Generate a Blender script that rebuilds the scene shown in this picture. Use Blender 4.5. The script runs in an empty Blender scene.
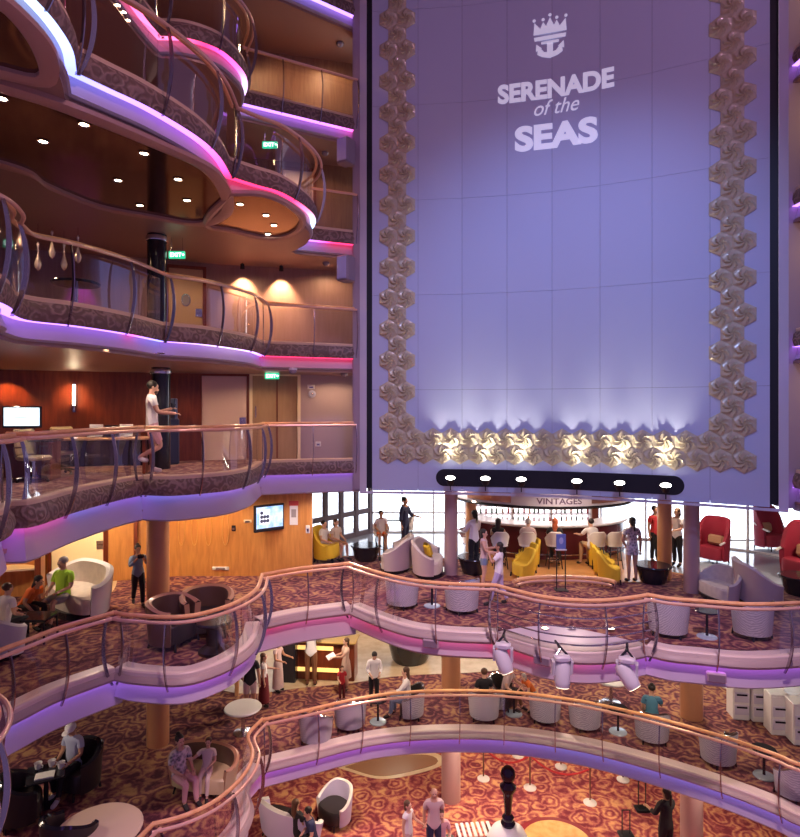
import bpy, bmesh, math, random
from mathutils import Vector, Matrix
R = random.Random(7)
PI = math.pi
scene = bpy.context.scene
COL = scene.collection
CAMZ, F, CX, HY = 9.85, 600.0, 400.0, 410.0
D3, D4, D5, D6, D7, D8, D9, D10 = 0.0, 2.85, 5.70, 8.55, 11.40, 14.25, 17.10, 19.95

def W(px, py, z):
    """plan point on the horizontal plane z that the photograph shows at (px, py)"""
    s = (HY - py) / (z - CAMZ)
    return Vector(((px - CX) / s, F / s, z))

def rad(d): return d * PI / 180

# ---------------------------------------------------------------- materials
MATS = {}
def mat(name, col, rough=0.5, metal=0.0, emit=None, estr=0.0, pattern=None, col2=None, col3=None, scale=5.0, bump=0.0, stretch=(1, 1, 1), coat=0.0, spec=0.5):
    if name in MATS: return MATS[name]
    m = bpy.data.materials.new(name); m.use_nodes = True
    nt = m.node_tree; N = nt.nodes; L = nt.links
    b = N['Principled BSDF']
    c4 = (*col, 1)
    b.inputs['Base Color'].default_value = c4
    b.inputs['Roughness'].default_value = rough
    b.inputs['Metallic'].default_value = metal
    b.inputs['Specular IOR Level'].default_value = spec
    if coat: b.inputs['Coat Weight'].default_value = coat
    if emit:
        b.inputs['Emission Color'].default_value = (*emit, 1)
        b.inputs['Emission Strength'].default_value = estr
    if pattern:
        tc = N.new('ShaderNodeTexCoord'); mp = N.new('ShaderNodeMapping')
        mp.inputs['Scale'].default_value = stretch
        L.new(tc.outputs['Object'], mp.inputs['Vector'])
        ramp = N.new('ShaderNodeValToRGB')
        e = ramp.color_ramp.elements
        e[0].color = c4; e[1].color = (*(col2 or col), 1)
        src = None
        if pattern == 'noise':
            t = N.new('ShaderNodeTexNoise'); t.inputs['Scale'].default_value = scale; t.inputs['Detail'].default_value = 4
            L.new(mp.outputs[0], t.inputs['Vector']); src = t.outputs['Fac']
            e[0].position, e[1].position = 0.35, 0.65
        elif pattern == 'wood':
            t = N.new('ShaderNodeTexNoise'); t.inputs['Scale'].default_value = scale; t.inputs['Detail'].default_value = 6
            t.inputs['Distortion'].default_value = 0.6
            L.new(mp.outputs[0], t.inputs['Vector']); src = t.outputs['Fac']
            e[0].position, e[1].position = 0.3, 0.7
        elif pattern == 'swirl':
            n = N.new('ShaderNodeTexNoise'); n.inputs['Scale'].default_value = scale * 0.8; n.inputs['Detail'].default_value = 2
            L.new(mp.outputs[0], n.inputs['Vector'])
            mx = N.new('ShaderNodeMixRGB'); mx.inputs[0].default_value = 0.12
            L.new(mp.outputs[0], mx.inputs[1]); L.new(n.outputs['Color'], mx.inputs[2])
            v = N.new('ShaderNodeTexVoronoi'); v.inputs['Scale'].default_value = scale
            L.new(mx.outputs[0], v.inputs['Vector'])
            mu = N.new('ShaderNodeMath'); mu.operation = 'MULTIPLY'; mu.inputs[1].default_value = 15.0
            si = N.new('ShaderNodeMath'); si.operation = 'SINE'
            L.new(v.outputs['Distance'], mu.inputs[0]); L.new(mu.outputs[0], si.inputs[0])
            ma = N.new('ShaderNodeMath'); ma.operation = 'MULTIPLY_ADD'; ma.inputs[1].default_value = 0.5; ma.inputs[2].default_value = 0.5
            L.new(si.outputs[0], ma.inputs[0])
            n2 = N.new('ShaderNodeTexNoise'); n2.inputs['Scale'].default_value = scale * 0.55; n2.inputs['Detail'].default_value = 5
            L.new(mp.outputs[0], n2.inputs['Vector'])
            m2 = N.new('ShaderNodeMath'); m2.operation = 'MULTIPLY'
            L.new(ma.outputs[0], m2.inputs[0]); L.new(n2.outputs['Fac'], m2.inputs[1])
            src = m2.outputs[0]
            e[0].position = 0.10; e[1].position = 0.52
            k = e.new(0.28); k.color = (*(col3 or col), 1)
        elif pattern == 'carpet':
            # mottled pile with loose scrolls: distorted rings broken up by two layers of noise
            n = N.new('ShaderNodeTexNoise'); n.inputs['Scale'].default_value = scale * 1.3; n.inputs['Detail'].default_value = 3
            L.new(mp.outputs[0], n.inputs['Vector'])
            mx = N.new('ShaderNodeMixRGB'); mx.inputs[0].default_value = 0.22
            L.new(mp.outputs[0], mx.inputs[1]); L.new(n.outputs['Color'], mx.inputs[2])
            v = N.new('ShaderNodeTexVoronoi'); v.inputs['Scale'].default_value = scale
            L.new(mx.outputs[0], v.inputs['Vector'])
            mu = N.new('ShaderNodeMath'); mu.operation = 'MULTIPLY'; mu.inputs[1].default_value = 22.0
            si = N.new('ShaderNodeMath'); si.operation = 'SINE'
            L.new(v.outputs['Distance'], mu.inputs[0]); L.new(mu.outputs[0], si.inputs[0])
            n2 = N.new('ShaderNodeTexNoise'); n2.inputs['Scale'].default_value = scale * 0.9; n2.inputs['Detail'].default_value = 6; n2.inputs['Roughness'].default_value = .7
            L.new(mp.outputs[0], n2.inputs['Vector'])
            ma = N.new('ShaderNodeMath'); ma.operation = 'MULTIPLY_ADD'; ma.inputs[1].default_value = 0.11
            L.new(si.outputs[0], ma.inputs[0]); L.new(n2.outputs['Fac'], ma.inputs[2])
            src = ma.outputs[0]
            e[0].position = 0.36; e[1].position = 0.70
            k = e.new(0.50); k.color = (*(col3 or col), 1)
        elif pattern == 'cells':
            t = N.new('ShaderNodeTexVoronoi'); t.inputs['Scale'].default_value = scale; t.feature = 'F1'
            L.new(mp.outputs[0], t.inputs['Vector']); src = t.outputs['Distance']
            e[0].position, e[1].position = 0.1, 0.75
        elif pattern == 'check':
            t = N.new('ShaderNodeTexWave'); t.wave_type = 'BANDS'; t.bands_direction = 'DIAGONAL'; t.inputs['Scale'].default_value = scale; t.inputs['Distortion'].default_value = 6
            L.new(mp.outputs[0], t.inputs['Vector']); src = t.outputs['Fac']
            e[0].position, e[1].position = 0.35, 0.65
        L.new(src, ramp.inputs[0]); L.new(ramp.outputs[0], b.inputs['Base Color'])
        if bump:
            bp = N.new('ShaderNodeBump'); bp.inputs['Strength'].default_value = bump; bp.inputs['Distance'].default_value = 0.03
            L.new(src, bp.inputs['Height']); L.new(bp.outputs[0], b.inputs['Normal'])
    MATS[name] = m
    return m

def glass_mat(name, tint=(0.93, 0.93, 0.97), refl=0.06):
    m = bpy.data.materials.new(name); m.use_nodes = True
    nt = m.node_tree; N = nt.nodes; L = nt.links
    N.remove(N['Principled BSDF'])
    out = N['Material Output']
    tr = N.new('ShaderNodeBsdfTransparent'); tr.inputs[0].default_value = (*tint, 1)
    gl = N.new('ShaderNodeBsdfGlossy'); gl.inputs['Roughness'].default_value = 0.03
    fr = N.new('ShaderNodeFresnel'); fr.inputs[0].default_value = 1.45
    ml = N.new('ShaderNodeMath'); ml.operation = 'MULTIPLY_ADD'; ml.inputs[1].default_value = 0.28; ml.inputs[2].default_value = refl * 0.3
    L.new(fr.outputs[0], ml.inputs[0])
    mx = N.new('ShaderNodeMixShader')
    L.new(ml.outputs[0], mx.inputs[0]); L.new(tr.outputs[0], mx.inputs[1]); L.new(gl.outputs[0], mx.inputs[2])
    L.new(mx.outputs[0], out.inputs['Surface'])
    MATS[name] = m
    return m

def led_mat(name, strength):
    m = bpy.data.materials.new(name); m.use_nodes = True
    nt = m.node_tree; N = nt.nodes; L = nt.links
    N.remove(N['Principled BSDF'])
    a = N.new('ShaderNodeAttribute'); a.attribute_name = 'led'
    em = N.new('ShaderNodeEmission'); em.inputs['Strength'].default_value = strength
    L.new(a.outputs['Color'], em.inputs['Color']); L.new(em.outputs[0], N['Material Output'].inputs['Surface'])
    return m

# ---------------------------------------------------------------- mesh builder
class MB:
    def __init__(s): s.v = []; s.f = []
    def add(s, vs, fs, M=None):
        o = len(s.v)
        s.v += [tuple(M @ Vector(p)) if M else tuple(p) for p in vs]
        s.f += [tuple(i + o for i in f) for f in fs]
        return s
    def box(s, c, d, rz=0.0, bev=0.0, rx=0.0):
        x, y, z = d[0] / 2, d[1] / 2, d[2] / 2
        M = Matrix.Translation(c) @ Matrix.Rotation(rz, 4, 'Z') @ Matrix.Rotation(rx, 4, 'X')
        if bev:
            b = min(bev, x * .9, y * .9, z * .9)
            # chamfered box: three stacked outlines
            def ring(ix, zz): 
                X, Y = x - ix, y - ix
                return [(-X, -Y + b, zz), (-X + b, -Y, zz), (X - b, -Y, zz), (X, -Y + b, zz), (X, Y - b, zz), (X - b, Y, zz), (-X + b, Y, zz), (-X, Y - b, zz)]
            rings = [ring(b * .8, -z), ring(0, -z + b), ring(0, z - b), ring(b * .8, z)]
            vs = sum(rings, []); fs = []
            for k in range(3):
                for i in range(8):
                    j = (i + 1) % 8
                    fs.append((k * 8 + i, k * 8 + j, k * 8 + 8 + j, k * 8 + 8 + i))
            fs.append(tuple(range(7, -1, -1))); fs.append(tuple(range(24, 32)))
            return s.add(vs, fs, M)
        vs = [(-x, -y, -z), (x, -y, -z), (x, y, -z), (-x, y, -z), (-x, -y, z), (x, -y, z), (x, y, z), (-x, y, z)]
        fs = [(0, 3, 2, 1), (4, 5, 6, 7), (0, 1, 5, 4), (1, 2, 6, 5), (2, 3, 7, 6), (3, 0, 4, 7)]
        return s.add(vs, fs, M)
    def tube(s, pts, r, n=8, closed=False, rs=None):
        pts = [Vector(p) for p in pts]; m = len(pts); vs = []; fs = []
        prev = None
        for i, p in enumerate(pts):
            if closed: t = pts[(i + 1) % m] - pts[i - 1]
            else: t = pts[min(i + 1, m - 1)] - pts[max(i - 1, 0)]
            t.normalize()
            a = Vector((0, 0, 1)) if prev is None else prev
            if abs(t.dot(a)) > .98: a = Vector((1, 0, 0)) if abs(t.x) < .9 else Vector((0, 1, 0))
            u = (a - t * a.dot(t)).normalized(); prev = u; w = t.cross(u)
            rr = rs[i] if rs else r
            for k in range(n):
                q = 2 * PI * k / n
                vs.append(p + (u * math.cos(q) + w * math.sin(q)) * rr)
        for i in range(m if closed else m - 1):
            for k in range(n):
                a0 = i * n + k; a1 = i * n + (k + 1) % n
                j = ((i + 1) % m) * n
                fs.append((a0, a1, j + (k + 1) % n, j + k))
        if not closed:
            fs.append(tuple(range(n - 1, -1, -1))); fs.append(tuple(range((m - 1) * n, m * n)))
        return s.add(vs, fs)
    def lathe(s, prof, c=(0, 0, 0), n=24, sx=1, sy=1, M=None):
        vs = []; fs = []; m = len(prof)
        for r, z in prof:
            for k in range(n):
                q = 2 * PI * k / n
                vs.append((c[0] + r * sx * math.cos(q), c[1] + r * sy * math.sin(q), c[2] + z))
        for i in range(m - 1):
            for k in range(n):
                fs.append((i * n + k, i * n + (k + 1) % n, (i + 1) * n + (k + 1) % n, (i + 1) * n + k))
        if prof[0][0] > 1e-4: fs.append(tuple(range(n - 1, -1, -1)))
        if prof[-1][0] > 1e-4: fs.append(tuple(range((m - 1) * n, m * n)))
        return s.add(vs, fs, M)
    def ball(s, c, r, n=12, m=8, M=None):
        if not hasattr(r, '__len__'): r = (r, r, r)
        vs = []; fs = []
        for i in range(m + 1):
            a = PI * i / m
            for k in range(n):
                q = 2 * PI * k / n
                vs.append((c[0] + r[0] * math.sin(a) * math.cos(q), c[1] + r[1] * math.sin(a) * math.sin(q), c[2] - r[2] * math.cos(a)))
        for i in range(m):
            for k in range(n):
                fs.append((i * n + k, i * n + (k + 1) % n, (i + 1) * n + (k + 1) % n, (i + 1) * n + k))
        return s.add(vs, fs, M)
    def prism(s, poly, z0, z1):
        n = len(poly)
        vs = [(p[0], p[1], z0) for p in poly] + [(p[0], p[1], z1) for p in poly]
        fs = [tuple(range(n - 1, -1, -1)), tuple(range(n, 2 * n))]
        fs += [(i, (i + 1) % n, n + (i + 1) % n, n + i) for i in range(n)]
        return s.add(vs, fs)
    def build(s, name, m, parent=None, smooth=True, tri=False, loc=None):
        me = bpy.data.meshes.new(name)
        me.from_pydata(s.v, [], s.f); me.update()
        bm = bmesh.new(); bm.from_mesh(me)
        bmesh.ops.remove_doubles(bm, verts=bm.verts, dist=1e-5)
        bmesh.ops.recalc_face_normals(bm, faces=bm.faces)
        big = [f for f in bm.faces if len(f.verts) > 8] if not tri else list(bm.faces)
        if big: bmesh.ops.triangulate(bm, faces=big)
        bm.to_mesh(me); bm.free()
        if smooth:
            me.shade_smooth()
            try: me.set_sharp_from_angle(angle=rad(38))
            except Exception: pass
        if m: me.materials.append(m)
        o = bpy.data.objects.new(name, me); COL.objects.link(o)
        if parent: o.parent = parent
        if loc: o.location = loc
        return o

def tag(o, label=None, cat=None, group=None, kind=None):
    if label: o['label'] = label
    if cat: o['category'] = cat
    if group: o['group'] = group
    if kind: o['kind'] = kind
    return o
def thing(name, label, cat, loc=(0, 0, 0), rz=0.0, group=None, sc=1.0):
    o = bpy.data.objects.new(name, None); COL.objects.link(o)
    o.location = loc; o.rotation_euler = (0, 0, rz); o.scale = (sc, sc, sc); o.empty_display_size = .1
    return tag(o, label, cat, group)
KIDS = {}
def copy_tree(o, parent=None):
    c = o.copy(); COL.objects.link(c)
    if parent: c.parent = parent
    for ch in [k for k in bpy.data.objects if k.parent == o]: copy_tree(ch, c)
    return c
def dup(o, loc, rz=0.0, label=None, group=None, sc=None):
    c = copy_tree(o); c.location = loc; c.rotation_euler = (0, 0, rz)
    if label: c['label'] = label
    if group: c['group'] = group
    if sc: c.scale = (sc, sc, sc)
    return c
class Kind:
    """first placement moves the prototype itself, later ones copy it with its parts"""
    def __init__(s, make): s.make = make; s.o = None
    def put(s, loc, rz, label, group=None, sc=1.0):
        if s.o is None:
            s.o = s.make(); o = s.o; o.location = loc; o.rotation_euler = (0, 0, rz); o['label'] = label; o.scale = (sc, sc, sc)
            if group: o['group'] = group
            return o
        return dup(s.o, loc, rz, label, group, sc)

# ---------------------------------------------------------------- curves in plan
def smooth_curve(pts, ds=0.12):
    """centripetal-ish Catmull-Rom through plan points, resampled about every ds"""
    P = [Vector((p[0], p[1])) for p in pts]
    if len(P) == 2: Q = [P[0].lerp(P[1], k / 40) for k in range(41)]
    else:
        E = [2 * P[0] - P[1]] + P + [2 * P[-1] - P[-2]]
        Q = []
        for i in range(1, len(E) - 2):
            a, b, c, d = E[i - 1], E[i], E[i + 1], E[i + 2]
            for k in range(24):
                t = k / 24
                Q.append(.5 * ((2 * b) + (c - a) * t + (2 * a - 5 * b + 4 * c - d) * t * t + (3 * b - a - 3 * c + d) * t ** 3))
        Q.append(E[-2])
    L = [0]
    for a, b in zip(Q, Q[1:]): L.append(L[-1] + (b - a).length)
    n = max(2, round(L[-1] / ds)); out = []; j = 0
    for k in range(n + 1):
        t = L[-1] * k / n
        while j < len(Q) - 2 and L[j + 1] < t: j += 1
        u = (t - L[j]) / max(1e-9, L[j + 1] - L[j])
        out.append(Q[j].lerp(Q[j + 1], min(1, max(0, u))))
    return out
def normals(P):
    N = []
    for i in range(len(P)):
        t = (P[min(i + 1, len(P) - 1)] - P[max(i - 1, 0)]).normalized()
        N.append(Vector((t.y, -t.x)))
    for _ in range(3):
        N = [((N[max(i - 1, 0)] + N[i] + N[min(i + 1, len(N) - 1)])).normalized() for i in range(len(N))]
    return N
def off(P, N, o): return [p + n * o for p, n in zip(P, N)]
def sweep(mb, P, N, prof):
    vs = []; fs = []; m = len(prof)
    for p, n in zip(P, N):
        for o, z in prof:
            q = p + n * o; vs.append((q.x, q.y, z))
    for i in range(len(P) - 1):
        for k in range(m - 1):
            a = i * m + k; fs.append((a, a + 1, a + m + 1, a + m))
    return mb.add(vs, fs)
def ribbon_colors(o, cols, P):
    """colour of the LED tape along its run"""
    me = o.data
    at = me.color_attributes.new('led', 'FLOAT_COLOR', 'POINT')
    L = [0]
    for a, b in zip(P, P[1:]): L.append(L[-1] + (b - a).length)
    from mathutils import kdtree
    kd = kdtree.KDTree(len(P))
    for i, p in enumerate(P): kd.insert((p.x, p.y, 0), i)
    kd.balance()
    for i, v in enumerate(me.vertices):
        _, j, _ = kd.find((v.co.x, v.co.y, 0))
        t = L[j] / L[-1]
        a = cols[0]; c = a[1]
        for b in cols[1:]:
            if t <= b[0]:
                u = (t - a[0]) / max(1e-6, b[0] - a[0]); u = min(1, max(0, u)); c = tuple(x + (y - x) * u for x, y in zip(a[1], b[1])); break
            a = b; c = b[1]
        at.data[i].color = (*c, 1)

# ---------------------------------------------------------------- lights
def spot(loc, target, power, col, angle=60, blend=.5, r=.1):
    l = bpy.data.lights.new('spot_light', 'SPOT'); l.energy = power; l.color = col; l.spot_size = rad(angle); l.spot_blend = blend; l.shadow_soft_size = r
    o = bpy.data.objects.new('spot_light', l); COL.objects.link(o); o.location = loc
    o.rotation_euler = (Vector(target) - Vector(loc)).to_track_quat('-Z', 'Y').to_euler()
    return o
def point(loc, power, col, r=.15):
    l = bpy.data.lights.new('point_light', 'POINT'); l.energy = power; l.color = col; l.shadow_soft_size = r
    o = bpy.data.objects.new('point_light', l); COL.objects.link(o); o.location = loc
    return o
# ================================================================ materials used everywhere
carpet = mat('carpet_swirl', (.07, .012, .03), .95, pattern='carpet', col2=(.46, .25, .12), col3=(.20, .055, .07), scale=2.9)
carpet_low = mat('carpet_orange', (.20, .02, .04), .95, pattern='carpet', col2=(.74, .37, .17), col3=(.42, .095, .09), scale=2.7)
carpet_up = mat('carpet_mauve', (.16, .06, .09), .95, pattern='carpet', col2=(.5, .34, .26), col3=(.3, .13, .14), scale=2.4)
ceil_m = mat('ceiling_bronze', (.38, .24, .19), .4, metal=.15)
ceil_dark = mat('ceiling_dark_mirror', (.20, .10, .065), .10, metal=.75)
ceil_gold = mat('ceiling_gold_mirror', (.42, .23, .09), .14, metal=.75)
fascia_m = mat('fascia_carved', (.17, .105, .085), .5, pattern='swirl', col2=(.33, .22, .19), col3=(.22, .14, .12), scale=6.5, bump=.6)
fascia_low = mat('fascia_stone', (.42, .32, .32), .45)
curb_m = mat('curb_tan', (.72, .52, .36), .4)
curb_pale = mat('curb_pale', (.74, .60, .55), .4)
band_m = mat('band_paint', (.50, .44, .50), .5)
wood_rail = mat('handrail_wood', (.80, .42, .18), .38, pattern='wood', col2=(.92, .54, .27), scale=6, coat=.2)
rail_pink = mat('rail_bronze', (.90, .58, .42), .28, metal=.35)
steel = mat('polished_steel', (.62, .60, .66), .18, metal=1)
glass = glass_mat('clear_glass'); steel_d = mat('brushed_steel', (.42, .38, .42), .22, metal=1)
wood_or = mat('wood_orange', (.50, .20, .055), .35, pattern='wood', col2=(.68, .31, .09), scale=3, stretch=(4, 4, .5))
wood_red = mat('wood_mahogany', (.15, .028, .013), .3, pattern='wood', col2=(.25, .055, .022), scale=3, stretch=(4, 4, .5))
wood_br = mat('wood_walnut', (.27, .13, .075), .4, pattern='wood', col2=(.38, .20, .11), scale=3, stretch=(4, 4, .5))
wall_mauve = mat('wall_mauve', (.44, .34, .38), .5)
pale_frame = mat('pale_frame', (.66, .62, .68), .45)
black_m = mat('black_matte', (.012, .012, .016), .5)
dark_gloss = mat('dark_gloss', (.02, .02, .028), .12)
white_m = mat('white_paint', (.8, .78, .78), .4)
cream_m = mat('cream_paint', (.80, .66, .46), .5)
tile_m = mat('tile_beige', (.55, .42, .28), .25, pattern='noise', col2=(.68, .54, .38), scale=3)
lamp_w = mat('lamp_warm', (1, .8, .5), emit=(1, .78, .5), estr=28)
lamp_c = mat('lamp_white', (1, 1, 1), emit=(1, .92, .85), estr=30)
led = led_mat('cove_led', 2.4)

# LED colours
BLU = (.22, .25, 1.0); VIO = (.42, .18, 1.0); PUR = (.60, .16, .95); MAG = (1.0, .10, .62); RED = (1.0, .03, .13); PNK = (1.0, .16, .38); ICE = (.42, .60, 1.0); LAV = (.75, .48, 1.0)

# ================================================================ deck edges (plan)
z6, z7, z8, z9, z5, z4 = D6 + .10, D7 + .14, D8 - .27, D9 - .27, D5 + .10, D4 + .10
def V2(*a): return [Vector((x, y)) for x, y in a]
def U(z, *a): return [W(x, y, z).to_2d() for x, y in a]
lobeA = V2((-7.7, 4.3), (-6.2, 4.9), (-5.2, 5.8), (-4.78, 6.8), (-4.9, 7.5), (-5.2, 7.95))
END = Vector((-1.12, 15.0))
EDGE = {}
EDGE[6] = [
 ('lobe', lobeA, [(0, VIO), (1, VIO)]),
 ('desk', [lobeA[-1]] + U(z6, (33, 499), (75, 488), (118, 479), (143, 475)), [(0, MAG), (.38, MAG), (.45, BLU), (1, VIO)]),
 ('bow', U(z6, (143, 475), (170, 475.6), (200, 474), (230, 471.3), (252, 466.5), (262, 461)), [(0, BLU), (.6, VIO), (1, LAV)]),
 ('straight', [W(262, 460, z6).to_2d(), END], [(0, VIO), (.5, VIO), (1, VIO)])]
EDGE[7] = [
 ('lobe', lobeA, [(0, BLU), (1, VIO)]),
 ('long', [lobeA[-1]] + U(z7, (28, 292), (75, 299), (125, 309), (163, 319.3)), [(0, VIO), (.66, VIO), (.72, MAG), (.8, VIO), (1, BLU)]),
 ('bow', U(z7, (163, 319.3), (200, 323), (230, 328), (252, 333), (262, 338)), [(0, VIO), (.5, LAV), (1, VIO)]),
 ('straight', [W(262, 338.5, z7).to_2d(), END], [(0, RED), (1, RED)])]
EDGE[8] = [
 ('lobe', V2((-6.2, 3.9), (-5.0, 4.2), (-4.15, 4.8), (-3.75, 5.6)) + U(z8, (33, 0), (55, 25), (70, 50), (74, 72)), [(0, ICE), (.7, ICE), (1, BLU)]),
 ('sweep', U(z8, (74, 73), (108, 89), (150, 109), (196, 137), (218, 157), (230, 177)), [(0, BLU), (.3, VIO), (.55, PUR), (.75, MAG), (1, RED)]),
 ('bow', U(z8, (230, 177), (255, 185), (280, 192.5), (303, 206), (314, 218), (311, 229), (296, 238.5)), [(0, RED), (.35, RED), (.5, PNK), (.68, ICE), (1, ICE)]),
 ('straight', [W(296, 238.5, z8).to_2d(), END], [(0, VIO), (.3, PUR), (.6, RED), (1, RED)])]
EDGE[9] = [
 ('lobe', V2((-6.4, 6.9), (-5.4, 7.6), (-4.8, 8.6)) + U(z9, (118, -18), (133, 3), (147, 22), (160, 37)), [(0, RED), (.6, RED), (1, PNK)]),
 ('bow', U(z9, (160, 37), (182, 38), (205, 44), (225, 54), (243, 73), (246, 88), (240, 103)), [(0, PNK), (.25, RED), (.55, MAG), (.8, LAV), (1, LAV)]),
 ('straight', [W(240, 103, z9).to_2d(), END], [(0, VIO), (.8, PUR), (1, MAG)])]
EDGE[10] = [
 ('lobe', V2((-6.4, 6.9), (-5.4, 7.6), (-4.8, 8.6), (-4.55, 10.3), (-4.4, 11.2)), [(0, RED), (1, PNK)]),
 ('bow', V2((-4.4, 11.2), (-3.9, 11.1), (-3.45, 11.5), (-3.2, 12.6), (-3.35, 13.4)), [(0, RED), (1, LAV)]),
 ('straight', [Vector((-3.35, 13.4)), END], [(0, BLU), (1, VIO)])]
EDGE[5] = [
 ('lobe', V2((-6.5, 4.2), (-5.1, 4.6), (-4.3, 5.1), (-4.05, 5.6), (-4.15, 6.1), (-4.5, 6.55), (-5.05, 6.9), (-5.6, 7.2)), [(0, VIO), (1, BLU)]),
 ('left', [Vector((-5.6, 7.2))] + U(z5, (20, 706), (60, 687), (115, 667.5)), [(0, BLU), (.6, VIO), (1, VIO)]),
 ('bow', U(z5, (115, 667.5), (133, 671), (176, 673.5), (205, 668), (235, 655), (254, 639), (260, 621)), [(0, VIO), (.5, PUR), (1, PUR)]),
 ('recess', U(z5, (260, 620), (300, 611.5), (350, 605)), [(0, RED), (.5, PNK), (1, PNK)]),
 ('lounge', U(z5, (350, 605), (380, 617), (412, 626.5), (450, 631), (497, 633)), [(0, PNK), (.2, RED), (.35, PNK), (.9, PNK), (1, RED)]),
 ('stage', U(z5, (497, 633), (520, 641), (545, 648), (575, 652), (605, 652), (630, 648.5), (647, 645)), [(0, RED), (.3, RED), (.5, PNK), (1, PUR)]),
 ('right', U(z5, (647, 645), (670, 650), (696, 652.5), (748, 657), (800, 655)) + V2((7.7, 10.15), (8.8, 10.7), (10.5, 11)), [(0, PUR), (.3, PUR), (.6, VIO), (1, VIO)])]
EDGE[4] = [
 ('lobe', V2((-6.6, 6.2), (-5.4, 6.7), (-4.4, 7.4), (-3.85, 8.1), (-3.62, 8.75)), [(0, PNK), (1, PNK)]),
 ('bow', V2((-3.62, 8.75), (-3.2, 8.95), (-2.85, 9.3), (-2.62, 9.9), (-2.62, 10.5), (-2.85, 11.1), (-2.72, 11.7)), [(0, PUR), (1, PNK)]),
 ('oval', U(z4, (262, 764), (310, 752), (344, 743), (377, 736), (413, 732), (450, 730.5), (490, 731), (522, 733.5), (560, 739), (596, 746), (639, 757), (683, 770), (728, 785), (777, 804), (800, 815)) + V2((7.7, 9.5), (8.4, 8.4), (8.9, 7)), [(0, PUR), (.18, PUR), (.32, VIO), (.45, BLU), (1, VIO)])]
CURVE = {}
for d, segs in EDGE.items():
    CURVE[d] = []
    for nm, pts, cols in segs:
        P = smooth_curve(pts); CURVE[d].append((nm, P, normals(P), cols))
DZ = {4: D4, 5: D5, 6: D6, 7: D7, 8: D8, 9: D9, 10: D10}

# ---------------------------------------------------------------- big screen wall curve in plan
PB = [(372, 490.5), (418, 491), (462, 491.6), (507, 492.7), (552, 494.2), (600, 496.5), (652, 499.5), (710, 503.2), (770, 507.4)]
PP = [W(x, y, CAMZ - 2.0).to_2d() for x, y in PB]
PP = [PP[0] + (PP[0] - PP[1]) * .5] + PP + [PP[-1] + (PP[-1] - PP[-2]) * .5]
PL = [0.0]
for a, b in zip(PP, PP[1:]): PL.append(PL[-1] + (b - a).length)
U0 = PL[1]; UW = PL[-2] - PL[1]
def pan(u, z, o=0.0):
    """point on the screen wall: u metres from its left end, height z, o metres proud of it"""
    t = u + U0; i = 0
    while i < len(PL) - 2 and PL[i + 1] < t: i += 1
    a, b = PP[i], PP[i + 1]; k = (t - PL[i]) / (PL[i + 1] - PL[i])
    d0 = (PP[min(i + 1, len(PP) - 1)] - PP[max(i - 1, 0)]).normalized(); d1 = (PP[min(i + 2, len(PP) - 1)] - PP[i]).normalized()
    d = d0.lerp(d1, max(0, min(1, k))).normalized()
    q = a + (b - a) * k + Vector((d.y, -d.x)) * o
    return Vector((q.x, q.y, z))
def pan_u(px):
    for i in range(len(PB) - 1):
        if px <= PB[i + 1][0] or i == len(PB) - 2:
            k = (px - PB[i][0]) / (PB[i + 1][0] - PB[i][0]); return PL[i + 1] - U0 + k * (PL[i + 2] - PL[i + 1])
def pan_z(px, py):
    p = pan(pan_u(px), 0); return CAMZ + (HY - py) * p.y / F

ROOF = 22.6
BACK = 24.0
behind = [pan(u, 0, -.32).to_2d() for u in (-.45, 1, 2.2, 3.3, 4.4, 5.5, 6.6, 7.7, UW + .4)]
RIGHT_EDGE = V2((7.98, 12.1), (8.0, 11.4), (8.3, 10.3), (8.9, 8.8), (9.8, 7.0), (11, 6))

# ---------------------------------------------------------------- slabs
def outline(d, inset):
    out = []
    for nm, P, N, c in CURVE[d]:
        out += off(P, N, inset)
    return out
def slab(d, floor_mat, c_mat, th=.55):
    if d < 6: th = .36
    z = DZ[d]
    if d >= 7: poly = lambda i: outline(d, i) + V2((-.7, 15.4), (-.7, 17.2), (-16, 17.2), (-16, 4))
    elif d == 6: poly = lambda i: outline(d, i) + behind + RIGHT_EDGE + V2((16, 6), (16, BACK), (-16, BACK), (-16, 4.2))
    elif d == 5: poly = lambda i: outline(d, i) + V2((16, 11), (14.6, 12.7), (10.3, 17.75), (6.7, 20.1), (6.7, 20.6), (-2.3, 20.6), (-16, 20.6), (-16, 4.0))
    else: poly = lambda i: outline(d, i) + V2((16, 6), (16, BACK), (-16, BACK), (-16, 6.2))
    tag(MB().prism(poly(-.03), z - .06, z).build('floor', floor_mat, smooth=False), kind='structure')
    tag(MB().prism(poly(-.10), z - th - .06, z - th).build('ceiling', c_mat, smooth=False), kind='structure')
    if d in (6, 7, 8, 9) and d != 6:
        rp = RIGHT_EDGE + V2((16, 6), (16, 15), (7.98, 15))
        tag(MB().prism(rp, z - .06, z).build('floor', floor_mat, smooth=False), kind='structure')
        tag(MB().prism(rp, z - th - .06, z - th).build('ceiling', c_mat, smooth=False), kind='structure')
slab(4, carpet, ceil_m); slab(5, carpet, ceil_m); slab(6, carpet_up, ceil_m)
slab(7, carpet_up, ceil_m); slab(8, carpet_up, ceil_m); slab(9, carpet_up, ceil_m); slab(10, carpet_up, ceil_m)
tag(MB().prism(V2((-16, 2), (16, 2), (16, BACK), (-16, BACK)), -.08, 0).build('floor', carpet_low, smooth=False), kind='structure')
tag(MB().prism(V2((-16, -2), (16, -2), (16, BACK), (-16, BACK)), ROOF, ROOF + .1).build('ceiling', ceil_m, smooth=False), kind='structure')

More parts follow.
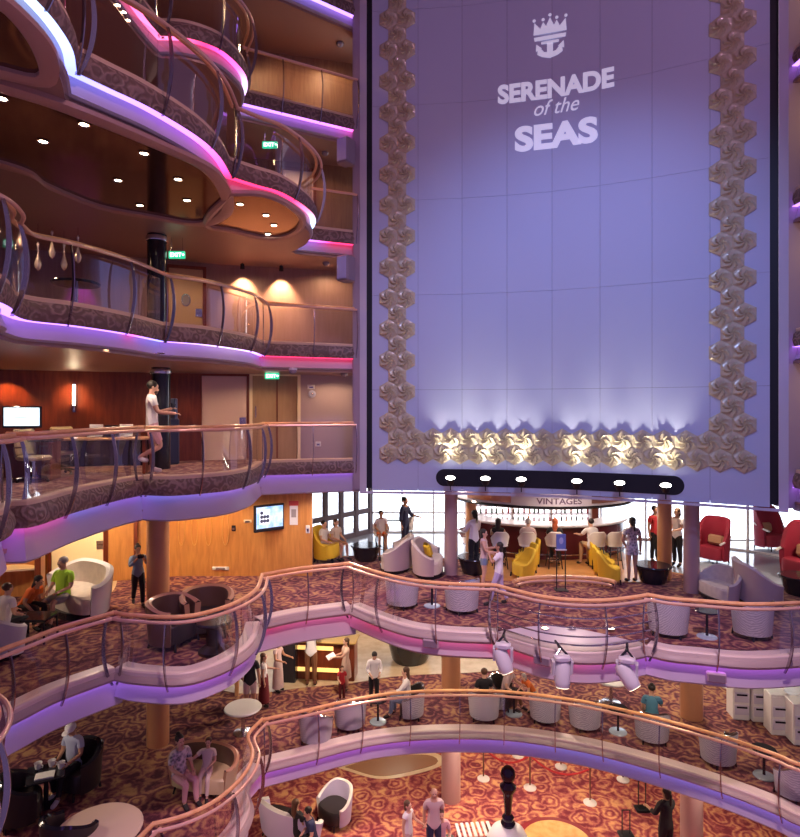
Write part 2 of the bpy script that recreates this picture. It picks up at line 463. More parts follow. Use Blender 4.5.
# ---------------------------------------------------------------- edge trim, cove lights
tn = [0]
LEDGE = {4: -.08, 5: -.10}
BOT = {(5, 'lobe'): -.5, (5, 'left'): -.50, (5, 'bow'): -.38, (5, 'recess'): -.52, (5, 'lounge'): -.36, (5, 'stage'): -.42, (5, 'right'): -.42}
def trim(d, P, N, cols, low, nm=''):
    z = DZ[d]; tn[0] += 1
    t = thing('trim_%d' % tn[0], None, None); t['kind'] = 'structure'
    le = LEDGE.get(d, -.27); bb = BOT.get((d, nm), -.38) if d < 6 or (d, nm) in BOT else (-.72 if low else -.52); cw = .26 if d < 6 else .16
    sweep(MB(), P, N, [(-cw, z), (-cw, z + .10), (-.02, z + .10), (.0, z + .08), (.0, z + .03)]).build('curb', curb_pale if d < 6 else curb_m, t)
    sweep(MB(), P, N, [(.0, z + .03), (.05, z + .03 + (le - .03) * .25), (.07, z + .03 + (le - .03) * .6), (.03, z + le)]).build('fascia', fascia_low if d < 6 else fascia_m, t)
    ext = .14
    Pe = [P[0] + (P[0] - P[1]).normalized() * ext] + P + [P[-1] + (P[-1] - P[-2]).normalized() * ext]; Ne = [N[0]] + N + [N[-1]]
    o = sweep(MB(), Pe, Ne, [(.03, z + le), (-.09, z + le - .005)]).build('cove_light', led, t)
    ribbon_colors(o, cols, P)
    sweep(MB(), Pe, Ne, [(-.09, z + le - .005), (-.10, z + le - .06), (-.03, z + bb), (-.06, z + bb - .03), (-.35, z + bb - .03), (-.40, z + min(bb + .05, -.34))]).build('cove_band', band_m, t)
for d in CURVE:
    for nm, P, N, cols in CURVE[d]: trim(d, P, N, cols, d <= 6, nm)
for d in (6, 7, 8, 9, 10):
    P = smooth_curve(RIGHT_EDGE); trim(d, P, normals(P), [(0, VIO), (1, PUR)], d <= 6)

# ---------------------------------------------------------------- railings
def railing(d, nm, P, N, label, every=1.05, glass_on=True, bars=0):
    z = DZ[d]; g = 'curved balcony railings around the atrium'
    c = P[len(P) // 2]
    t = thing('balcony_railing', label, 'railing', (c.x, c.y, z), 0, g)
    def b(mb, n, m): 
        o = mb.build(n, m, t, loc=(-c.x, -c.y, -z)); return o
    H = .98; zlo = -.16 if d < 6 else -.30
    b(MB().tube([(p.x, p.y, z + H) for p in off(P, N, .04)], .034, 8), 'handrail', wood_rail)
    b(MB().tube([(p.x, p.y, z + H - .05) for p in off(P, N, .15)], .028, 8), 'lower_rail', rail_pink)
    L = len(P); ds = (P[1] - P[0]).length
    n = max(1, round(L * ds / every)); idx = [round(k * (L - 1) / n) for k in range(n + 1)]
    for i in idx:
        p, q = P[i], N[i]; mb = MB(); pts = []
        tv = Vector((q.y, -q.x))
        for k in range(11):
            a = k / 10
            zz = z + zlo + a * (H - .02 - zlo)
            o = .05 + .13 * math.sin(a * PI) ** .8 + .08 * a
            pts.append(p + q * o); pts[-1] = Vector((pts[-1].x, pts[-1].y, zz))
        vs = []; fs = []
        t3 = Vector((tv.x, tv.y, 0)) * .008; q3 = Vector((q.x, q.y, 0))
        for k, pt in enumerate(pts):
            w = .020 + .010 * math.sin(k / 10 * PI)
            vs += [pt - t3 - q3 * w, pt + t3 - q3 * w, pt + t3 + q3 * w, pt - t3 + q3 * w]
        for k in range(10):
            for j in range(4): fs.append((k * 4 + j, k * 4 + (j + 1) % 4, k * 4 + 4 + (j + 1) % 4, k * 4 + 4 + j))
        fs += [(3, 2, 1, 0), (40, 41, 42, 43)]
        mb.add(vs, fs)
        b(mb, 'baluster', steel_d)
    if glass_on:
        for i, j in zip(idx, idx[1:]):
            if j - i < 2: continue
            PPs = P[i:j + 1]; NN = N[i:j + 1]
            o = b(sweep(MB(), PPs, NN, [(-.06, z + .11), (-.055, z + .9)]), 'glass_panel', glass)
    for k in range(bars):
        b(MB().tube([(p.x, p.y, z + .22 + .16 * k) for p in off(P, N, .02 + .08 * math.sin(k / bars * PI))], .014, 6), 'steel_bar', steel)
    return t
LAB = {
 (6, 'lobe'): 'curved glass railing at the left picture edge level with the computer desks', (6, 'desk'): 'glass railing in front of the computer desks and office chairs',
 (6, 'bow'): 'bowed glass railing in front of the standing man in white', (6, 'straight'): 'straight glass railing between the pale closed door and the tall screen wall',
 (7, 'lobe'): 'curved railing at the left picture edge one floor above the computer desks', (7, 'long'): 'gold-topped glass railing below the hanging crystal drops',
 (7, 'bow'): 'gold-topped bowed railing in front of the door with a round window', (7, 'straight'): 'straight glass railing over the red cove light',
 (8, 'lobe'): 'curved railing above the ice-blue cove light at top left', (8, 'sweep'): 'long sweeping railing above the purple to magenta cove light', (8, 'bow'): 'bowed railing with steel uprights above the gold mirrored ceiling', (8, 'straight'): 'short straight railing beside the upper wall speaker',
 (9, 'lobe'): 'railing over the red cove light at the top of the picture', (9, 'bow'): 'bowed railing above the pink cove light near the top', (9, 'straight'): 'straight railing in front of the downlit walnut wall near the top',
 (5, 'lobe'): 'curved pink-topped railing at the lower left picture edge', (5, 'left'): 'sloping glass railing in front of the people on the white sofas', (5, 'bow'): 'bowed glass railing around the two brown tub chairs', (5, 'recess'): 'glass railing over the red cove light left of the lounge',
 (5, 'lounge'): 'glass railing in front of the pale sofas with yellow cushion', (5, 'stage'): 'bowed steel bar railing in the middle below the wine bar', (5, 'right'): 'glass railing at the right beside the red wing chairs',
 (4, 'lobe'): 'copper railing at the bottom left beside the couple on the tub sofa', (4, 'bow'): 'hooked copper railing around the couple on the brown sofa', (4, 'oval'): 'long oval copper railing sweeping across the lowest balcony'}
for d in (4, 5, 6, 7, 8, 9):
    for nm, P, N, cols in CURVE[d]:
        st = (d, nm) == (5, 'stage')
        railing(d, nm, P, N, LAB[(d, nm)], 1.05 if d != 8 else 1.3, not st, 5 if st else 0)
for d in ():
    P = smooth_curve(RIGHT_EDGE); railing(d, 'r', P, normals(P), 'glass railing right of the tall screen wall, %s' % {7: 'lowest of three', 8: 'middle of three', 9: 'topmost of three'}[d], 1.3)

# ---------------------------------------------------------------- tall screen wall
panel_m = mat('screen_panel', (.60, .64, .78), .55)
sw = thing('wall_back', None, None); sw['kind'] = 'structure'
ZB = CAMZ - 2.0
cols_u = [0.0] + [PL[i] - U0 for i in range(2, len(PB) )] + [UW]
cols_u = sorted(set(round(c, 4) for c in cols_u))
rows_z = [ZB, CAMZ + .5, CAMZ + 2.84, CAMZ + 5.19, CAMZ + 7.54, CAMZ + 9.9, ROOF]
def panel_sheet(mb, u0, u1, z0, z1, o, n=4):
    vs = []; fs = []
    for k in range(n + 1):
        u = u0 + (u1 - u0) * k / n
        for z in (z0, z1):
            vs.append(pan(u, z, o)); vs.append(pan(u, z, o - .03))
    for k in range(n):
        a = k * 4; fs += [(a, a + 4, a + 6, a + 2), (a + 1, a + 3, a + 7, a + 5), (a, a + 1, a + 5, a + 4), (a + 2, a + 6, a + 7, a + 3)]
    fs += [(0, 2, 3, 1), (n * 4, n * 4 + 1, n * 4 + 3, n * 4 + 2)]
    return mb.add(vs, fs)
mb = MB(); g = .0028
for a, b in zip(cols_u, cols_u[1:]):
    for c, e in zip(rows_z, rows_z[1:]): panel_sheet(mb, a + g, b - g, c + g, e - g, 0)
mb.build('panel', panel_m, sw, smooth=False)
mb = MB(); panel_sheet(mb, -.15, UW + .15, ZB + .05, ROOF, -.06, 24); mb.build('backing', black_m, sw, smooth=False)
for a, b in ((-.30, -.13), (UW + .15, UW + .32)):
    mb = MB(); panel_sheet(mb, a, b, ZB - .02, ROOF, .05, 2); mb.build('side_frame', pale_frame, sw, smooth=False)
mb = MB(); panel_sheet(mb, -.30, UW + .32, ZB - .07, ZB - .012, .06, 24); mb.build('bottom_frame', pale_frame, sw, smooth=False)
mb = MB(); panel_sheet(mb, -.46, -.30, D5 + 2.2, ROOF, .02, 1); tag(mb.build('trim_30', wall_mauve, smooth=False), kind='structure')
mb = MB()
for u0 in (-.46, UW + .2): mb.box(pan(u0 + .1, (ZB + ROOF) / 2, -.24), (.3, .4, ROOF - ZB))
tag(mb.build('wall_screen_return', wall_mauve, smooth=False), kind='structure')

# ---------------------------------------------------------------- walls
def wall(name, pts, z0, z1, m, th=.12):
    P = [Vector(p) for p in pts]; mb = MB()
    for a, b in zip(P, P[1:]):
        d = (b - a); n = Vector((-d.y, d.x)).normalized() * th
        mb.prism([a, b, b + n, a + n], z0, z1)
    return tag(mb.build(name, m, smooth=False), kind='structure')
WB = [(-16, 11.2), (-8.2, 14.4), (-4.75, 15.6), (-.65, 16.6)]
wall('wall_left', WB[:3], D6, D7 - .5, wood_red)
wall('wall_left', WB[2:], D6, D7 - .5, wall_mauve)
wall('wall_left', WB, D7, D8 - .5, mat('wall_rose_brown', (.30, .17, .15), .45, pattern='wood', col2=(.36, .21, .19), scale=3, stretch=(4, 4, .5)))
wall('wall_left', WB, D8, D9 - .5, wood_br)
wall('wall_left', WB, D9, D10 - .5, wood_br)
wall('wall_left', WB, D10, ROOF, wood_br)
wall('wall_left', [(-16, 11.2), (-9.2, 14.0), (-5.5, 15.0), (-2.2, 15.0), (-2.75, 18.3)], D5, D6 - .5, wood_or)
for d in (6, 7, 8, 9, 10):
    wall('wall_right', [(7.98, 15), (10.5, 13.2), (16, 11)], DZ[d], DZ[d] + 2.35, wood_red)
wall('wall_back', [(-16, 21.5), (16, 21.5)], D4, D5 - .5, wood_br)
wall('wall_back', [(-16, 22), (16, 22)], D3, D4 - .5, wood_red)
wall('wall_right', [(16, BACK), (16, 6)], 0, ROOF, wall_mauve)
wall('wall_left', [(-16, 4), (-16, BACK)], 0, ROOF, wood_br)

# columns
def column(px, Y, r, z0, z1, m, label=None):
    x = (px - CX) * Y / F
    o = MB().lathe([(r, 0), (r, z1 - z0)], n=28).build('column', m, loc=(x, Y, z0)); tag(o, kind='structure')
    mb = MB().lathe([(r + .02, 0), (r + .03, .05), (r + .02, .1)], n=28).build('collar', steel, o, loc=(0, 0, z1 - z0 - .2)) if z1 - z0 < 3 else None
    return o
col_m = mat('column_rose', (.50, .33, .33), .3, metal=.15)
col_w = mat('column_copper', (.60, .30, .16), .3, metal=.15)
for px, Y, m5, m4 in ((451, 15.2, col_m, col_w), (691.5, 13.7, col_m, col_w)):
    column(px, Y, .17, D5, D6 - .55, m5)
    column(px, Y, .24, D4, D5 - .36, m4); column(px, Y, .24, D3, D4 - .36, col_m)
    x = (px - CX) * Y / F
    tag(MB().lathe([(.17, 0), (.42, .03), (.46, .08), (.46, .13)], n=28).build('trim_%d' % (40 + int(px > 500)), white_m, loc=(x, Y, D6 - .685)), kind='structure')
column(158, 12.6, .225, D5, D6 - .55, col_w); column(158, 12.6, .225, D4, D5 - .36, col_w)
column(157, 13.0, .2, D7, D8 - .55, dark_gloss); column(161, 13.3, .2, D6, D7 - .55, dark_gloss); column(157, 12.9, .2, D8, D9 - .55, dark_gloss)

# dark mirrored ovals let into the undersides, with their rims
def oval(z, pix, m, w=.16, extra=None, rim=None):
    P = U(z, *pix)
    if extra: P = P[:extra[0]] + extra[1] + P[extra[0]:]
    P = P + [P[0]]
    E = smooth_curve(P, .1)[:-1]
    c = sum((p for p in E), Vector((0, 0))) / len(E)
    tag(MB().prism(E, z - .004, z + .01).build('ceiling', m, smooth=False), kind='structure')
    N = [(p - c).normalized() for p in E]
    E2 = E + [E[0]]; N2 = N + [N[0]]
    tag(sweep(MB(), E2, N2, [(-.02, z + .01), (-.02, z - .05), (w * .5, z - .08), (w, z - .05), (w, z + .01)]).build('ceiling_trim', rim or fascia_m), kind='structure')
rim_m = mat('rim_rose_brown', (.50, .30, .25), .35)
oval(D8 - .62, [(0, 88), (60, 107), (150, 143), (203, 168), (222, 196), (219, 212), (196, 221), (150, 214), (100, 204), (50, 184), (0, 160)], ceil_dark, .22, (11, V2((-8.5, 7.0), (-7.5, 6.0))), rim_m)
oval(D8 - .62, [(232, 193), (262, 194), (285, 203), (300, 218), (292, 231), (270, 236), (230, 228), (208, 222)], ceil_gold, .12, None, rim_m)
oval(D8 - .62, [(-30, -6), (0, 4), (28, 35), (40, 62), (36, 74), (0, 66), (-60, 50)], ceil_dark, .2, None, rim_m)
# ================================================================ helpers for placing
def FP(px, py, z): return W(px, py, z)
def wall_pt(px, pts):
    """where the sight line at column px meets the wall polyline"""
    m = (px - CX) / F
    for a, b in zip(pts, pts[1:]):
        a, b = Vector(a), Vector(b); d = b - a
        den = d.x - m * d.y
        if abs(den) < 1e-9: continue
        k = (m * a.y - a.x) / den
        if -.001 <= k <= 1.001:
            p = a + d * k; return p, math.atan2(d.y, d.x)
    return Vector(pts[-1]), 0
def on_wall(px, py, pts, out=.02):
    p, a = wall_pt(px, pts); z = CAMZ + (HY - py) * p.y / F
    return Vector((p.x + math.sin(a) * out, p.y - math.cos(a) * out, z)), a, F / p.y

# ---------------------------------------------------------------- hexagonal relief tiles on the screen wall
pearl = mat('pearl_tile', (.68, .58, .37), .32, metal=.15, coat=.3)
def hex_mesh():
    ap = .221; na, nr = 48, 7; mb = MB(); vs = []; fs = []
    for i in range(nr + 1):
        t = i / nr
        for k in range(na):
            ph = 2 * PI * k / na
            w = ((ph + PI / 6) % (PI / 3)) - PI / 6
            r = ap / math.cos(w) * t
            s = ((ph / (2 * PI) * 6 + 1.5 * t) % 1.0)
            c = .035 * (1 - t) ** .7 + .075 * (s ** 1.5) * math.sin(PI * min(1, t * .92 + .05)) + .02
            if i == 0: c = .03
            vs.append((r * math.cos(ph), -c, r * math.sin(ph)))
    for k in range(na): 
        ph = 2 * PI * k / na; w = ((ph + PI / 6) % (PI / 3)) - PI / 6; r = ap / math.cos(w)
        vs.append((r * math.cos(ph), 0, r * math.sin(ph)))
    for i in range(nr + 1):
        for k in range(na): fs.append((i * na + k, i * na + (k + 1) % na, (i + 1) * na + (k + 1) % na, (i + 1) * na + k))
    mb.add(vs, fs); mb.ball((0, -.05, 0), .022, 8, 6)
    return mb
hexo = hex_mesh().build('relief_tile', pearl); tag(hexo, None, 'wall tile'); first = [True]
def hexat(u, z, label, group):
    o = hexo if first[0] else hexo.copy()
    if not first[0]: COL.objects.link(o)
    first[0] = False
    p = pan(u, z, .002); q = pan(u + .05, z, .002); o.location = p; o.rotation_euler = (0, R.choice((0, 1, 2)) * PI / 3, math.atan2(q.y - p.y, q.x - p.x))
    o['label'] = label; o['group'] = group
wv, hv = .441, .384
uL = pan_u(388.5); zb = CAMZ - 1.075
for r in range(0, 32):
    z = zb + r * hv
    if r == 0: ks = range(19)
    elif r == 1: ks = range(18)
    elif r % 2 == 0: ks = (0, 1, 17, 18)
    else: ks = (0, 17)
    for k in ks:
        u = uL + wv * k + (wv / 2 if r % 2 else 0)
        if r < 2: hexat(u, z, 'champagne swirl hexagon tile in the lit bottom band of the screen wall', 'hexagon tiles along the bottom of the screen wall')
        elif k < 5: hexat(u, z, 'champagne swirl hexagon tile in the left border column of the screen wall', 'hexagon tiles up the left of the screen wall')
        else: hexat(u, z, 'champagne swirl hexagon tile in the right border column of the screen wall', 'hexagon tiles up the right of the screen wall')

# ---------------------------------------------------------------- uplighter slot with six lamps
u0, u1 = pan_u(436), pan_u(685); zs0 = CAMZ - 1.87; zs1 = CAMZ - 1.45; rr = (zs1 - zs0) / 2
def stadium(o):
    mb = MB(); vs = []; fs = []; n = 40
    pts = []
    for k in range(n + 1): pts.append((u0 + rr + (u1 - u0 - 2 * rr) * k / n, zs1))
    for k in range(1, 12): a = PI / 2 - PI * k / 12; pts.append((u1 - rr + rr * math.cos(a), (zs0 + zs1) / 2 + rr * math.sin(a)))
    for k in range(n + 1): pts.append((u1 - rr - (u1 - u0 - 2 * rr) * k / n, zs0))
    for k in range(1, 12): a = -PI / 2 - PI * k / 12; pts.append((u0 + rr + rr * math.cos(a), (zs0 + zs1) / 2 + rr * math.sin(a)))
    # strips between upper and lower outline keep the plate on the curved wall
    m = 60; top = []; bot = []
    for k in range(m + 1):
        u = u0 + (u1 - u0) * (.5 - .5 * math.cos(PI * k / m))
        e = min(u - u0, u1 - u); h = rr if e >= rr else math.sqrt(max(0, rr * rr - (rr - e) ** 2))
        zc = (zs0 + zs1) / 2; h = max(h, .002)
        vs += [pan(u, zc - h, o), pan(u, zc + h, o), pan(u, zc - h, 0), pan(u, zc + h, 0)]
    for k in range(m):
        a = k * 4; fs += [(a, a + 4, a + 5, a + 1), (a + 1, a + 5, a + 7, a + 3), (a, a + 2, a + 6, a + 4)]
    return mb.add(vs, fs)
slot = stadium(.012).build('uplighter_slot', black_m, smooth=False)
tag(slot, 'long black rounded slot at the foot of the screen wall holding six lamps', 'light slot')
ups = []
for i, px in enumerate((451, 486, 522, 578, 621, 667)):
    u = pan_u(px); z = CAMZ - 1.70
    p = pan(u, z, .30); q = pan(u, z + 2, .0)
    nm = ['leftmost', 'second from left', 'third from left', 'third from right', 'second from right', 'rightmost'][i]
    t = thing('spot_lamp', 'black lamp shining up from the dark slot, %s of six' % nm, 'spotlight', p, 0, 'uplighters in the black slot')
    ang = math.atan2(pan(u + .1, 0).y - pan(u, 0).y, .1); t.rotation_euler = (0, 0, ang)
    LM = Matrix.Rotation(rad(22), 4, 'X')
    MB().lathe([(.0, -.10), (.07, -.09), (.105, 0), (.125, .08), (.115, .085), (.108, .05), (0, .05)], n=18, M=LM).build('housing', black_m, t)
    MB().lathe([(.0, .06), (.108, .06), (.108, .075), (0, .076)], n=18, M=LM).build('lens', mat('lamp_up', (1, 1, 1), emit=(1, .95, .85), estr=18), t)
    MB().box((0, .15, -.06), (.03, .28, .03)).box((0, .05, -.16), (.025, .025, .16)).build('bracket', black_m, t)
    src = pan(u, z + .13, .40)
    spot(src, pan(u, z + 1.5, .0), 115, (1, .93, .84), 54, 1, .06)
    

# ---------------------------------------------------------------- projected title on the screen wall, its light modelled as thin glowing letters
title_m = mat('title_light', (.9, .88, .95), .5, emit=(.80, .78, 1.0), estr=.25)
def text_mb(txt, size, thick=0.0, shear=0.0, sx=1.0):
    c = bpy.data.curves.new('txt', 'FONT'); c.body = txt; c.size = size; c.offset = thick; c.shear = shear; c.align_x = 'CENTER'; c.resolution_u = 6
    o = bpy.data.objects.new('txt', c); COL.objects.link(o)
    dg = bpy.context.evaluated_depsgraph_get(); dg.update()
    me = bpy.data.meshes.new_from_object(o.evaluated_get(dg))
    vs = [(v.co.x * sx, v.co.y) for v in me.vertices]; fs = [tuple(p.vertices) for p in me.polygons]
    bpy.data.objects.remove(o); bpy.data.curves.remove(c); bpy.data.meshes.remove(me)
    return vs, fs
def text_on_panel(txt, px, py, size, thick, shear=0, sx=1.0):
    vs, fs = text_mb(txt, size, thick, shear, sx)
    u = pan_u(px); z = pan_z(px, py)
    return [pan(u + a, z + b, .006) for a, b in vs], fs
tt = thing('projected_title', 'white crown emblem and three lines of projected title lettering high on the screen wall', 'lettering', pan(pan_u(555), pan_z(555, 90), .006))
def put_title(parts, nm):
    mb = MB()
    for vs, fs in parts: mb.add(vs, fs)
    o = mb.build(nm, title_m, tt, smooth=False); o.location = -tt.location; return o
put_title([text_on_panel('SERENADE', 554.5, 96.5, .60, .026, 0, .93)], 'title_word')
put_title([text_on_panel('of the', 555, 113.5, .50, .0, .35, .88)], 'title_word')
put_title([text_on_panel('SEAS', 555.5, 146.5, .78, .036, 0, 1.16)], 'title_word')
ue, ze = pan_u(550), pan_z(550, 40)
def epoly(pts, s=.0225, fs=None):
    return [pan(ue + (x) * s, ze + (y) * s, .006) for x, y in pts], fs or [tuple(range(len(pts)))]
crown = [(-16, 20), (-17, 7), (17, 7), (16, 20), (10, 13), (7, 20), (4, 15), (0, 24), (-4, 15), (-7, 20), (-10, 13)]
band = [(-16.5, 4.5), (-15.8, .5), (15.8, .5), (16.5, 4.5)]
shank = [(-3, -1), (-3, -13), (3, -13), (3, -1)]
hookl = [(0, -19), (0, -13.2), (-6, -12), (-9.5, -8), (-8, -8), (-14, -3), (-14.5, -11), (-12.5, -9.5), (-13, -14), (-8, -17)]
hookr = [(-x, y) for x, y in reversed(hookl)]
bar_ = [(-9, -1), (-9, -3.6), (9, -3.6), (9, -1)]
dots = []
for dx, dy in ((-16.3, 22.5), (-7, 22.5), (0, 26.5), (7, 22.5), (16.3, 22.5)):
    dots.append(epoly([(dx + 1.7 * math.cos(a * PI / 5), dy + 1.7 * math.sin(a * PI / 5)) for a in range(10)]))
put_title([epoly(crown), epoly(band), epoly(shank), epoly(hookl), epoly(hookr), epoly(bar_)] + dots, 'crown_emblem')

# ---------------------------------------------------------------- recessed downlights
def make_dl():
    t = thing('ceiling_downlight', '', 'downlight')
    MB().lathe([(.075, 0), (.085, -.012), (.06, -.016), (.055, -.004)], n=16).build('ring', steel, t)
    MB().lathe([(0, -.006), (.056, -.006), (.05, -.001), (0, 0)], n=14).build('bulb', lamp_w, t)
    return t
dl = Kind(make_dl)
for z, lab, grp, pix in (
    (D8 - .625, 'small bright downlight in the large dark mirrored oval', 'downlights in the dark mirrored oval', [(84, 124), (144, 153), (43, 141), (118, 180), (140, 205), (178, 179), (187, 200), (2, 98)]),
    (D8 - .555, 'small bright downlight in the brown underside above the crystal drops', 'downlights above the crystal drops', [(15, 178), (22, 187), (53, 200), (188, 241), (301, 257), (143, 228)]),
    (D8 - .625, 'small downlight in the gold mirrored oval', 'downlights in the gold oval', [(240, 204), (266, 215), (274, 225), (268, 234)]),
    (D9 - .555, 'bright downlight under the balcony with the pink cove light', 'downlights under the upper pink balcony', [(172, 58), (198, 68), (212, 81), (213, 93), (295, 143), (120, 39), (102, 14)]),
    (D10 - .555, 'bright downlight over the walnut wall at the top', 'downlights at the very top', [(216, 15), (258, 10), (291, 22), (205, 2)]),
    (D7 - .555, 'small bright downlight in the ceiling over the computer desks', 'downlights over the computer desks', [(11, 351), (75, 356), (28, 367), (87, 367), (105, 349), (132, 361), (160, 353), (212, 366)])):
    for x, y in pix:
        p = W(x, y, z); dl.put(p, 0, lab, grp)
for x, y in ((118, 30), (125, 33), (131, 27), (124, 12), (112, 18), (118, 5), (128, 20), (137, 37), (109, 30), (126, 42)):
    dl.put(W(x, y, D9 - .555), 0, 'tiny star light in the dark underside beside the red cove light', 'star lights under the red cove', .6)
for x, y, z in [(-9, 11, D6), (-6.5, 12.8, D6), (-4, 13.6, D6), (1.5, 17.5, D6), (4.5, 17.5, D6), (7.5, 16, D6)]:
    pass

# ---------------------------------------------------------------- wall fittings on the left decks
exit_m = mat('exit_sign_green', (.02, .30, .16), .4, emit=(.02, .55, .28), estr=.9)
exit_w = mat('exit_sign_white', (.9, 1, .95), .4, emit=(.85, 1, .92), estr=2.0)
def exit_sign(px, py, z, Y, label):
    x = (px - CX) * Y / F; zz = CAMZ + (HY - py) * Y / F
    t = thing('exit_sign', label, 'exit sign', (x, Y, zz), 0, 'green exit signs')
    MB().box((0, 0, 0), (.36, .05, .16), bev=.01).build('sign_box', exit_m, t)
    vs, fs = text_mb('EXIT', .125, .003)
    MB().add([(a - .02, -.03, b - .043) for a, b in vs], fs).build('lettering', exit_w, t, smooth=False)
    MB().add([(.115, -.03, 0), (.15, -.03, .035), (.15, -.03, .015), (.17, -.03, .015), (.17, -.03, -.015), (.15, -.03, -.015), (.15, -.03, -.035)], [(0, 1, 2, 3, 4, 5, 6)]).build('arrow', exit_w, t, smooth=False)
    zc = DZ[z] - .55
    MB().tube([(-.12, 0, .07), (-.12, 0, zc - zz)], .008, 6).tube([(.12, 0, .07), (.12, 0, zc - zz)], .008, 6).build('hanger', steel, t)
exit_sign(270, 145, 9, 14.2, 'green exit sign hanging under the purple cove light near the upper speaker')
exit_sign(177, 255, 8, 13.2, 'green exit sign above the door with the round window')
exit_sign(272, 376, 7, 15.2, 'green exit sign above the open passage right of the pale door')

def speaker(px, py, Y, label):
    x = (px - CX) * Y / F; zz = CAMZ + (HY - py) * Y / F
    t = thing('wall_speaker', label, 'speaker', (x, Y, zz), rad(-30), 'box speakers on the corner wall')
    MB().box((0, 0, 0), (.34, .36, .62), bev=.03).build('cabinet', mat('speaker_grey', (.30, .24, .30), .5), t)
    MB().box((0, -.185, 0), (.27, .02, .54), bev=.01).build('grille', mat('speaker_cloth', (.50, .48, .72), .7), t)
    MB().box((0, .22, 0), (.08, .2, .12)).build('bracket', black_m, t)
speaker(346, 152, 14.75, 'grey box speaker with pale grille on the corner wall, upper of two')
speaker(346, 269, 14.75, 'grey box speaker with pale grille on the corner wall, lower of two')
def dome(px, py, deck, Y, label):
    Y = min(15.6, F * (DZ[deck] - .63 - CAMZ) / (HY - py))
    x = (px - CX) * Y / F; zz = CAMZ + (HY - py) * Y / F
    t = thing('security_camera', label, 'camera', (x, Y, zz), 0, 'dome cameras')
    MB().ball((0, 0, 0), (.09, .09, .08), 14, 8).build('dome', mat('dome_smoke', (.30, .26, .32), .1), t)
    MB().lathe([(.10, .02), (.10, .07), (.04, .08), (.03, DZ[deck] - .55 - zz)], n=16).build('mount', white_m, t)
dome(326, 263, 8, 14.8, 'white dome security camera left of the lower wall speaker')
dome(340, 44, 10, 14.8, 'white dome security camera near the top by the walnut wall')
dome(325, 153, 9, 14.8, 'white dome security camera left of the upper wall speaker')
dome(344, 374, 7, 15.3, 'white dome security camera over the mauve wall')
dome(293, 371, 7, 15.4, 'white dome security camera right of the exit sign')

def door(n, px, w, h, deck, pts, m, handle=True, fr=None):
    p, a = wall_pt(px, pts); z = DZ[deck]
    t = thing('door_%d' % n, None, None, (p.x + math.sin(a) * .03, p.y - math.cos(a) * .03, z), a); t['kind'] = 'structure'
    MB().box((0, 0, h / 2), (w, .05, h), bev=.01).build('door_leaf', m, t)
    mb = MB(); f = fr or wood_red
    for s in (-1, 1): mb.box((s * (w / 2 + .04), -.01, h / 2), (.08, .08, h))
    mb.box((0, -.01, h + .04), (w + .16, .08, .08)); mb.build('door_frame', f, t)
    if handle: MB().box((w / 2 - .1, -.03, h * .46), (.16, .02, .2)).tube([(w / 2 - .16, -.06, h * .46), (w / 2 - .04, -.06, h * .46)], .015, 6).build('door_handle', steel, t)
    return t
door_p = mat('door_pale', (.72, .55, .52), .45); door_c = mat('door_cream', (.85, .66, .38), .5, emit=(1, .72, .35), estr=.12)  # cream door glows faintly; its brightness is put into the material
W6 = WB; 
door(1, 224.5, 1.12, 2.18, 6, W6, door_p)
dd = door(2, 186, .82, 2.05, 7, WB, mat('door_tan', (.62, .42, .24), .45))
MB().tube([(.1 * math.cos(a * PI / 9), -.04, 1.25 + .15 * math.sin(a * PI / 9)) for a in range(18)], .02, 6, closed=True).build('window_ring', steel, dd)
MB().lathe([(0, 0), (.1, 0), (.1, .02), (0, .02)], n=18, sy=1, M=Matrix.Translation((0, -.03, 1.25)) @ Matrix.Rotation(PI / 2, 4, 'X') @ Matrix.Scale(1.4, 4, (0, 1, 0))).build('window_glass', mat('door_glass', (.35, .30, .28), .1), dd)
door(3, 298, .8, 2.0, 8, WB, door_p)
# open passage right of the pale door
p, a = wall_pt(275, W6); t = thing('door_4', None, None, (p.x, p.y, D6), a); t['kind'] = 'structure'
MB().box((0, -.035, 1.1), (1.16, .05, 2.2)).build('passage_back', mat('passage_tan', (.36, .23, .13), .5, pattern='wood', col2=(.44, .29, .17), scale=2, stretch=(4, 4, .5)), t)
MB().box((-.62, -.1, 1.1), (.08, .16, 2.2)).box((.62, -.1, 1.1), (.08, .16, 2.2)).box((0, -.1, 2.24), (1.32, .16, .08)).build('door_frame', cream_m, t)
MB().box((.05, -.075, 1.08), (.03, .03, 2.1)).build('passage_corner', wood_red, t)
MB().box((-.5, -.12, 1.25), (.02, .05, .3)).build('door_handle', steel, t)
# small plates on the mauve wall
def plate(name, px, py, w, h, pts, m, label, cat, d=.03):
    p, a, s = on_wall(px, py, pts, .03)
    t = thing(name, label, cat, p, a)
    MB().box((0, 0, 0), (w, d, h), bev=.008).build('plate', m, t)
    MB().box((0, -d * .6, -h * .1), (w * .55, .012, h * .4)).build('inset', steel, t)
plate('wall_socket', 318, 444, .15, .13, W6, white_m, 'small white socket plate low on the mauve wall', 'socket')
plate('wall_thermostat', 311, 387, .2, .12, W6, white_m, 'white box above the round blue disc on the mauve wall', 'thermostat')
p, a, s = on_wall(312, 394, W6, .03); t = thing('alarm_disc', 'round bluish alarm disc on the mauve wall beside the screen wall', 'alarm', p, a)
MB().lathe([(.10, 0), (.10, .03), (.06, .05), (0, .05)], n=20, M=Matrix.Rotation(PI / 2, 4, 'X')).build('disc', mat('alarm_blue', (.55, .56, .75), .4), t)
MB().ball((0, -.05, 0), .03, 8, 6).build('button', steel, t)

